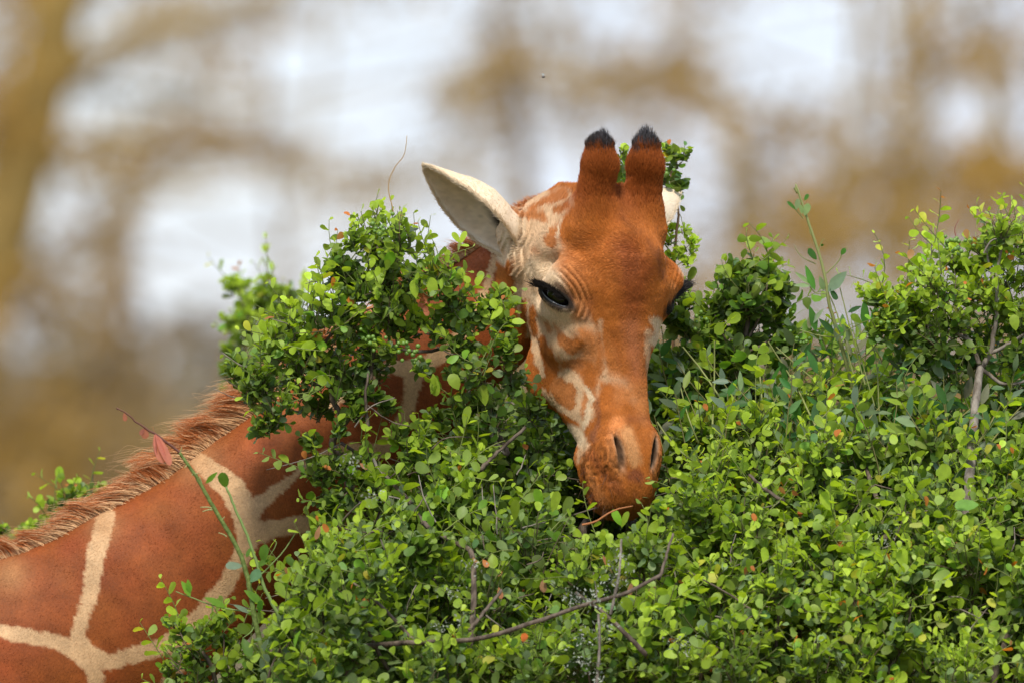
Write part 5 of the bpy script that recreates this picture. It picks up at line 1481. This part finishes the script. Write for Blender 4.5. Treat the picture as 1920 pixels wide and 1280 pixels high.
    w_.branch([w_.o, P(1470, 1240, .3), P(1440, 900, .3), P(1400, 760, .3)], .008, .003, 'stem', n=18)
    # sprig behind the horns
    h = Bush('slender sprig with dark leaves and green berries showing behind and between the horns', (float(P(1262, 640, .32)[0]), .32, 0), 'sprig', 'tall_sprig')
    h.branch([h.o, P(1258, 1200, .32), P(1262, 700, .32), P(1263, 520, .31), P(1268, 440, .3), P(1272, 400, .3), P(1266, 350, .3), P(1258, 325, .3), P(1278, 305, .3)], .004, .0013, 'stem', principled('pinkish_stem', (.34, .20, .11), .7, .3), n=50)
    h.branch([P(1262, 480, .31), P(1220, 420, .31), P(1175, 370, .31), P(1163, 320, .31), P(1165, 280, .31)], .0018, .001, 'side_shoot', M_ST, n=14, sides=6)
    for (x, y_, R, yg, lf) in ((1268, 300, 24, .4, .020), (1285, 290, 16, .45, .018), (1255, 285, 14, .5, .017), (1250, 340, 16, .25, .021), (1275, 352, 10, .2, .023), (1163, 285, 14, .8, .017), (1164, 315, 16, .45, .02), (1162, 345, 16, .15, .023), (1155, 350, 12, .15, .021)):
        h.puff(r, P(x, y_, .3), (R / 1000, R / 1000, R / 1000 * 1.15), n=7, young=yg, leaf=lf, step=.008, org=.01, blue=.12)
    for (x, y_, R) in ((1262, 428, 11), (1282, 432, 12), (1255, 455, 12), (1292, 462, 16), (1275, 482, 16), (1302, 455, 9), (1258, 480, 11), (1290, 490, 14)):
        h.puff(r, P(x, y_, .3), R / 1000, n=5, young=1.2, leaf=.014, step=.006, org=.02, blue=0)
    for pts in ([(1266, 480), (1280, 470), (1298, 456)], [(1264, 500), (1284, 488), (1302, 476)], [(1266, 460), (1254, 450), (1248, 444)], [(1270, 400), (1276, 404), (1282, 430)]):
        h.branch([P(x, y_, .3) for x, y_ in pts], .001, .0006, 'side_shoot', M_ST, n=6, sides=5)
    for (x, y_, x2, y2, w) in ((1273, 372, 1262, 352, .014), (1275, 385, 1284, 396, .009), (1268, 350, 1292, 348, .016), (1290, 530, 1302, 500, .018)):
        h.one(P(x, y_, .3), P(x2, y2, .3), w, C_OLD * 1.5, kind='round')
    h.berries(r, P(1160, 355, .28), 8, .006); h.berries(r, P(1250, 320, .28), 6, .006)
right_side()

def left_small():
    r = np.random.default_rng(404)
    b = Bush('out-of-focus pale green bush glimpsed left behind the sprays, touching bright sky', (float(P(480, 640, 2.6)[0]), 2.6, 0))
    for (x, y_, R, yg) in ((500, 555, 36, .7), (470, 580, 34, .8), (440, 535, 26, .95), (535, 550, 22, .4), (520, 600, 40, .6), (465, 630, 34, .6), (440, 600, 24, .8), (500, 650, 40, .5), (430, 660, 20, .7), (460, 680, 26, .5), (540, 640, 40, .4), (560, 580, 26, .7), (425, 700, 16, .5)):
        b.puff(r, P(x, y_, 2.6 + r.normal(0, .05)), R / 1000, n=int(12 + R * .4), young=yg, leaf=.020, org=.02)
    b.branch([b.o, P(520, 1000, 2.6), P(510, 750, 2.6), P(490, 600, 2.6)], .012, .003, 'stem', n=14)
    for (x, y_) in ((445, 540), (535, 560), (440, 650), (540, 650)): b.branch([P(505, 700, 2.6), P((505 + x) / 2, (700 + y_) / 2 + 5, 2.6), P(x, y_, 2.6)], .003, .0012, n=8)
    c = Bush('small fresh green bush peeping over the back of the neck at the left edge', (float(P(120, 640, 1.0)[0]), 1.0, 0))
    for (x, y_, R, yg) in ((150, 915, 26, .7), (178, 922, 20, .55), (165, 945, 30, .55), (125, 940, 22, .6), (105, 960, 22, .55), (95, 985, 24, .6), (60, 995, 18, .6), (185, 950, 18, .5), (40, 1000, 12, .7), (2, 995, 10, .7), (140, 970, 30, .4), (100, 1010, 30, .3), (190, 980, 30, .3)):
        c.puff(r, P(x, y_, 1.0 + r.normal(0, .03)), R / 1000, n=int(8 + R * .5), young=yg, leaf=.018, org=.015)
    c.one(P(113, 905, .98), P(111, 873, .98), .018, C_MID * 1.2, kind='round')
    c.branch([c.o, P(140, 1300, 1.0), P(130, 1050, 1.0), P(150, 950, 1.0)], .01, .002, 'stem', n=14)
    c.branch([P(150, 950, 1.0), P(125, 930, 1.0), P(113, 903, 1.0)], .0012, .0008, 'twig', n=6, sides=5)
    c.branch([P(172, 920, 1.0), P(174, 900, 1.0), P(173, 883, 1.0)], .0014, .0008, 'twig', n=6, sides=5)
    # low bright clump before the neck
    f = Bush('low clump of bright fresh leaves in front of the neck at the bottom edge', (float(P(390, 640, -.35)[0]), -.35, 0))
    for (x, y_, R, yg) in ((330, 1165, 20, .85), (345, 1185, 28, .7), (372, 1190, 26, .55), (395, 1170, 18, .8), (420, 1150, 18, .8), (335, 1225, 28, .6), (375, 1225, 32, .55), (410, 1200, 30, .5), (440, 1215, 30, .45), (320, 1255, 26, .6), (365, 1270, 34, .5), (430, 1262, 40, .4), (470, 1240, 30, .4), (450, 1290, 40, .4), (520, 1270, 40, .35), (330, 1300, 40, .5), (400, 1310, 50, .4), (560, 1240, 40, .3)):
        f.puff(r, P(x, y_, -.3 + r.normal(0, .03)), R / 1000, n=int(6 + R * .38), young=yg, leaf=r.uniform(.018, .022), org=.03, step=.010)
    f.branch([f.o, P(440, 1700, -.3), P(430, 1400, -.3), P(400, 1260, -.3), P(360, 1190, -.3)], .012, .002, 'stem', n=18)
    for (x, y_) in ((330, 1170), (420, 1150), (320, 1240), (450, 1200)): f.branch([P(420, 1320, -.3), P((420 + x) / 2, (1320 + y_) / 2 + 8, -.3), P(x, y_, -.3)], .0022, .001, n=8)
    # foreground shoot with the dry pink leaf
    s = Bush('arching green shoot in front of the neck carrying a dry pinkish leaf near its tip', (float(P(560, 640, -.45)[0]), -.45, 0), 'shoot', 'thorny_shoot')
    M_G = noise_mat('shoot_bark', (.09, .13, .03), (.15, .20, .05), 80, .5, .3)
    M_BR = principled('brown_shoot_tip', (.12, .045, .03), .6, .3)
    y0 = -.42
    s.branch([s.o, P(540, 1500, y0), P(512, 1290, y0), P(492, 1220, y0), P(478, 1160, y0), P(468, 1100, y0), P(455, 1050, y0), P(430, 1000, y0), P(400, 950, y0), P(375, 905, y0), P(352, 870, y0), P(337, 848, y0)], .0062, .0028, 'stem', M_G, n=60)
    s.branch([P(337, 848, y0), P(315, 830, y0), P(290, 812, y0), P(262, 795, y0), P(240, 777, y0), P(222, 766, y0)], .0026, .0011, 'stem_tip', M_BR, n=16)
    s.branch([P(222, 767, y0), P(219, 765, y0)], .0022, .0016, 'bud', M_BR, n=4)
    s.branch([s.o + (.05, 0, 0), P(640, 1500, y0), P(590, 1270, y0), P(545, 1190, y0), P(500, 1110, y0), P(480, 1050, y0), P(462, 1000, y0), P(440, 950, y0), P(424, 912, y0)], .0045, .002, 'stem', principled('pale_green_stem', (.17, .25, .07), .55, .3), n=44)
    s.branch([P(500, 1110, y0), P(530, 1170, y0), P(570, 1230, y0), P(600, 1290, y0)], .002, .003, 'stem', M_G, n=12)
    for pts in ([(337, 852), (341, 838)], [(360, 890), (372, 887)], [(378, 905), (374, 893)], [(398, 952), (376, 950)], [(398, 955), (380, 958)], [(415, 978), (421, 968)], [(425, 1005), (410, 998)], [(352, 872), (346, 876)]):
        a_, b_ = P(*pts[0], y0), P(*pts[1], y0 - .004)
        s.branch([a_, (a_ + b_) / 2 + (0, 0, .001), b_], .0016, .0008, 'thorn', principled('thorn', (.30, .30, .12), .6, .3) if 'thorn' not in bpy.data.materials else bpy.data.materials['thorn'], n=4, sides=5)
    for pts, r0 in (([(470, 1145), (430, 1141), (395, 1133), (360, 1120), (330, 1108)], .0016), ([(470, 1092), (500, 1066), (530, 1035), (553, 1000)], .0016), ([(492, 1212), (520, 1202), (560, 1182), (590, 1168)], .0017), ([(478, 1170), (470, 1185), (455, 1195)], .0014), ([(512, 1010), (518, 1020), (500, 1050)], .001)):
        s.branch([P(x, y_, y0) for x, y_ in pts], r0, r0 * .6, 'side_shoot', bpy.data.materials['pale_green_stem'], n=9, sides=6)
    G1, G2, G3 = np.array((.09, .19, .02)), np.array((.18, .27, .15)), np.array((.20, .34, .04))
    for (x, y_, x2, y2, w, c, kd) in ((386, 905, 408, 884, .010, G1 * 1.2, 'lance'), (424, 914, 416, 885, .022, G1, 'round'), (455, 1060, 423, 1060, .018, G2, 'round'), (465, 1090, 487, 1068, .022, G2 * .8, 'round'), (492, 1058, 500, 1020, .024, G1, 'round'), (470, 1025, 462, 1042, .010, G1, 'round'),
                                      (357, 1117, 340, 1088, .016, G3, 'lance'), (356, 1112, 352, 1085, .012, G3, 'lance'), (424, 1138, 384, 1118, .016, G1 * 1.2, 'lance'), (468, 1148, 438, 1132, .010, G2, 'lance'), (492, 1130, 458, 1105, .016, G1 * 1.4, 'lance'), (498, 1210, 542, 1182, .038, G2 * .8, 'round'),
                                      (505, 1270, 555, 1258, .036, G1 * 1.2, 'round'), (490, 1255, 500, 1225, .02, G2, 'round'), (455, 1195, 470, 1230, .02, G1, 'round'), (485, 1148, 490, 1125, .014, G1 * .8, 'round'), (480, 1060, 505, 1048, .012, G1 * .9, 'lance'), (530, 1215, 560, 1225, .02, G2 * .8, 'lance')):
        s.one(P(x, y_, y0), P(x2, y2, y0 - .01), w, c, kind=kd, face=(r.normal(0, .3), -.8, .45))
    PK = np.array((.50, .19, .14))
    s.one(P(291, 810, y0), P(320, 872, y0 - .02), .020, PK, kind='round', face=(.5, -.8, .2))
    s.one(P(290, 811, y0), P(306, 868, y0 - .015), .020, PK * .85, kind='round', face=(-.2, -.95, .1))
    s.one(P(290, 812, y0), P(292, 858, y0 - .01), .013, PK * .8, kind='lance', face=(-.8, -.6, .1))
    s.one(P(270, 802, y0), P(273, 822, y0), .015, PK * .7, kind='round', face=(.2, -.9, .1)); s.one(P(270, 802, y0), P(263, 815, y0), .009, PK * .6, kind='round', face=(-.4, -.9, .1))
    s.one(P(233, 773, y0), P(235, 789, y0), .009, PK * .7, kind='round', face=(.2, -.9, .1))
left_small()

def finish_bushes():
    """cut every bush's foliage into its largest visible leaves, one object each, and one mass"""
    r = np.random.default_rng(9)
    packs = []
    for b in BUSHES:
        if not b.leaves: continue
        d = {k: np.concatenate([q[k] for q in b.leaves]) for k in b.leaves[0]}
        d['own'] = np.full(len(d['p']), b.i); packs.append(d)
    D = {k: np.concatenate([q[k] for q in packs]) for k in packs[0]}
    n = len(D['p'])
    print('leaves', n)
    var = r.integers(0, 4, n)
    mid = D['p'] + D['A'] * (D['L'] * .5)[:, None]
    s = DIST / (DIST + mid[:, 1]); px = 960 + mid[:, 0] * 1000 * s; py = 640 - (mid[:, 2] - ZC) * 1000 * s
    inf = (px > 0) & (px < 1920) & (py > 0) & (py < 1280)
    cell = (px // 13).astype(int) * 1000 + (py // 13).astype(int)
    order = np.lexsort((mid[:, 1], cell)); first = np.ones(n, bool); first[1:] = cell[order][1:] != cell[order][:-1]
    front = np.zeros(n, bool); front[order[first]] = True
    area = D['L'] * D['W'] * np.abs(D['N'][:, 1]) * (np.clip(np.linalg.norm(np.delete(D['A'], 1, 1), axis=1), .1, 1))
    area = np.where(inf & front, area, 0)
    meshes = {}
    for b in BUSHES:
        idx = np.nonzero(D['own'] == b.i)[0]
        if not len(idx): continue
        sel = idx[np.argsort(-area[idx])][:300]; sel = sel[area[sel] > 0]
        bz = Bag()
        rest = np.setdiff1d(idx, sel)
        for kd in (False, True):
            for v in range(4):
                m = rest[(D['kind'][rest] == kd) & (var[rest] == v)]
                if not len(m): continue
                TV, TQ, TT = TEMPL['lance' if kd else 'round'][v]
                L, W = D['L'][m][:, None, None], D['W'][m][:, None, None]
                V = D['p'][m][:, None] + TV[None, :, :1] * L * D['A'][m][:, None] + TV[None, :, 1:2] * W * D['B'][m][:, None] + TV[None, :, 2:] * W * D['N'][m][:, None]
                off = np.arange(len(m))[:, None, None] * len(TV)
                bz.add(V.reshape(-1, 3), [(TQ[None] + off).reshape(-1, 4), (TT[None] + off).reshape(-1, 3)], np.repeat(D['col'][m], len(TV), 0))
        if bz.V: tag(bz.build('foliage', M_LEAF, b.root, b.o), kind='stuff')
        if b.tw.V: tag(b.tw.build('fine_twigs', M_TWIG, b.root, b.o), kind='stuff')
        if b.li.V: tag(b.li.build('lichen', M_LICHEN, b.root, b.o, smooth=False), kind='stuff')
        for i in sel:
            kd = 'lance' if D['kind'][i] else 'round'
            c = D['col'][i]; q = np.round(np.log2(np.maximum(c, .004)) * 2) / 2
            ar = round(float(D['W'][i] / D['L'][i]) * 12) / 12
            key = (kd, int(var[i]), tuple(q))
            if key not in meshes:
                TV, TQ, TT = TEMPL[kd][var[i]]
                o = mesh_from('leaf', TV, [TQ, TT], M_LEAF, colors=np.tile(2.0 ** q, (len(TV), 1)))
                meshes[key] = o.data
            else:
                o = bpy.data.objects.new('leaf', meshes[key]); COL.objects.link(o)
            o.parent = b.root
            Mx = np.eye(4); Mx[:3, 0] = D['A'][i] * D['L'][i]; Mx[:3, 1] = D['B'][i] * D['W'][i]; Mx[:3, 2] = D['N'][i] * D['W'][i]; Mx[:3, 3] = D['p'][i] - b.o
            o.matrix_local = Matrix(Mx.tolist())
finish_bushes()

def fly():
    c = P(1019, 145, -.02)
    root = empty('flying_insect', c); tag(root, 'tiny dark fly with pale wings hovering in the air above the giraffe ears', 'insect')
    V, Q = uv_ball((0, 0, 0), .0028, 12, 8, (1.25, .7, .6)); mesh_from('body', V, Q, principled('fly_body', (.03, .02, .015), .4, .4), root)
    for sgn in (-1, 1):
        V = np.array([(0, 0, .001), (-.0032, sgn * .0012, .0045), (-.0016, sgn * .002, .0072), (.0012, sgn * .0016, .0062), (.0014, sgn * .0006, .003),
                      (0, 0, .0013), (-.0032, sgn * .0015, .0045), (-.0016, sgn * .0023, .0072), (.0012, sgn * .0019, .0062), (.0014, sgn * .0009, .003)])
        F = [(0, 1, 2, 3, 4), (9, 8, 7, 6, 5)] + [(i, (i + 1) % 5, (i + 1) % 5 + 5, i + 5) for i in range(5)]
        mesh_from('wing', V, F, bpy.data.materials.get('fly_wing') or principled('fly_wing', (.6, .62, .64), .3, .5), root, smooth=False)
fly()
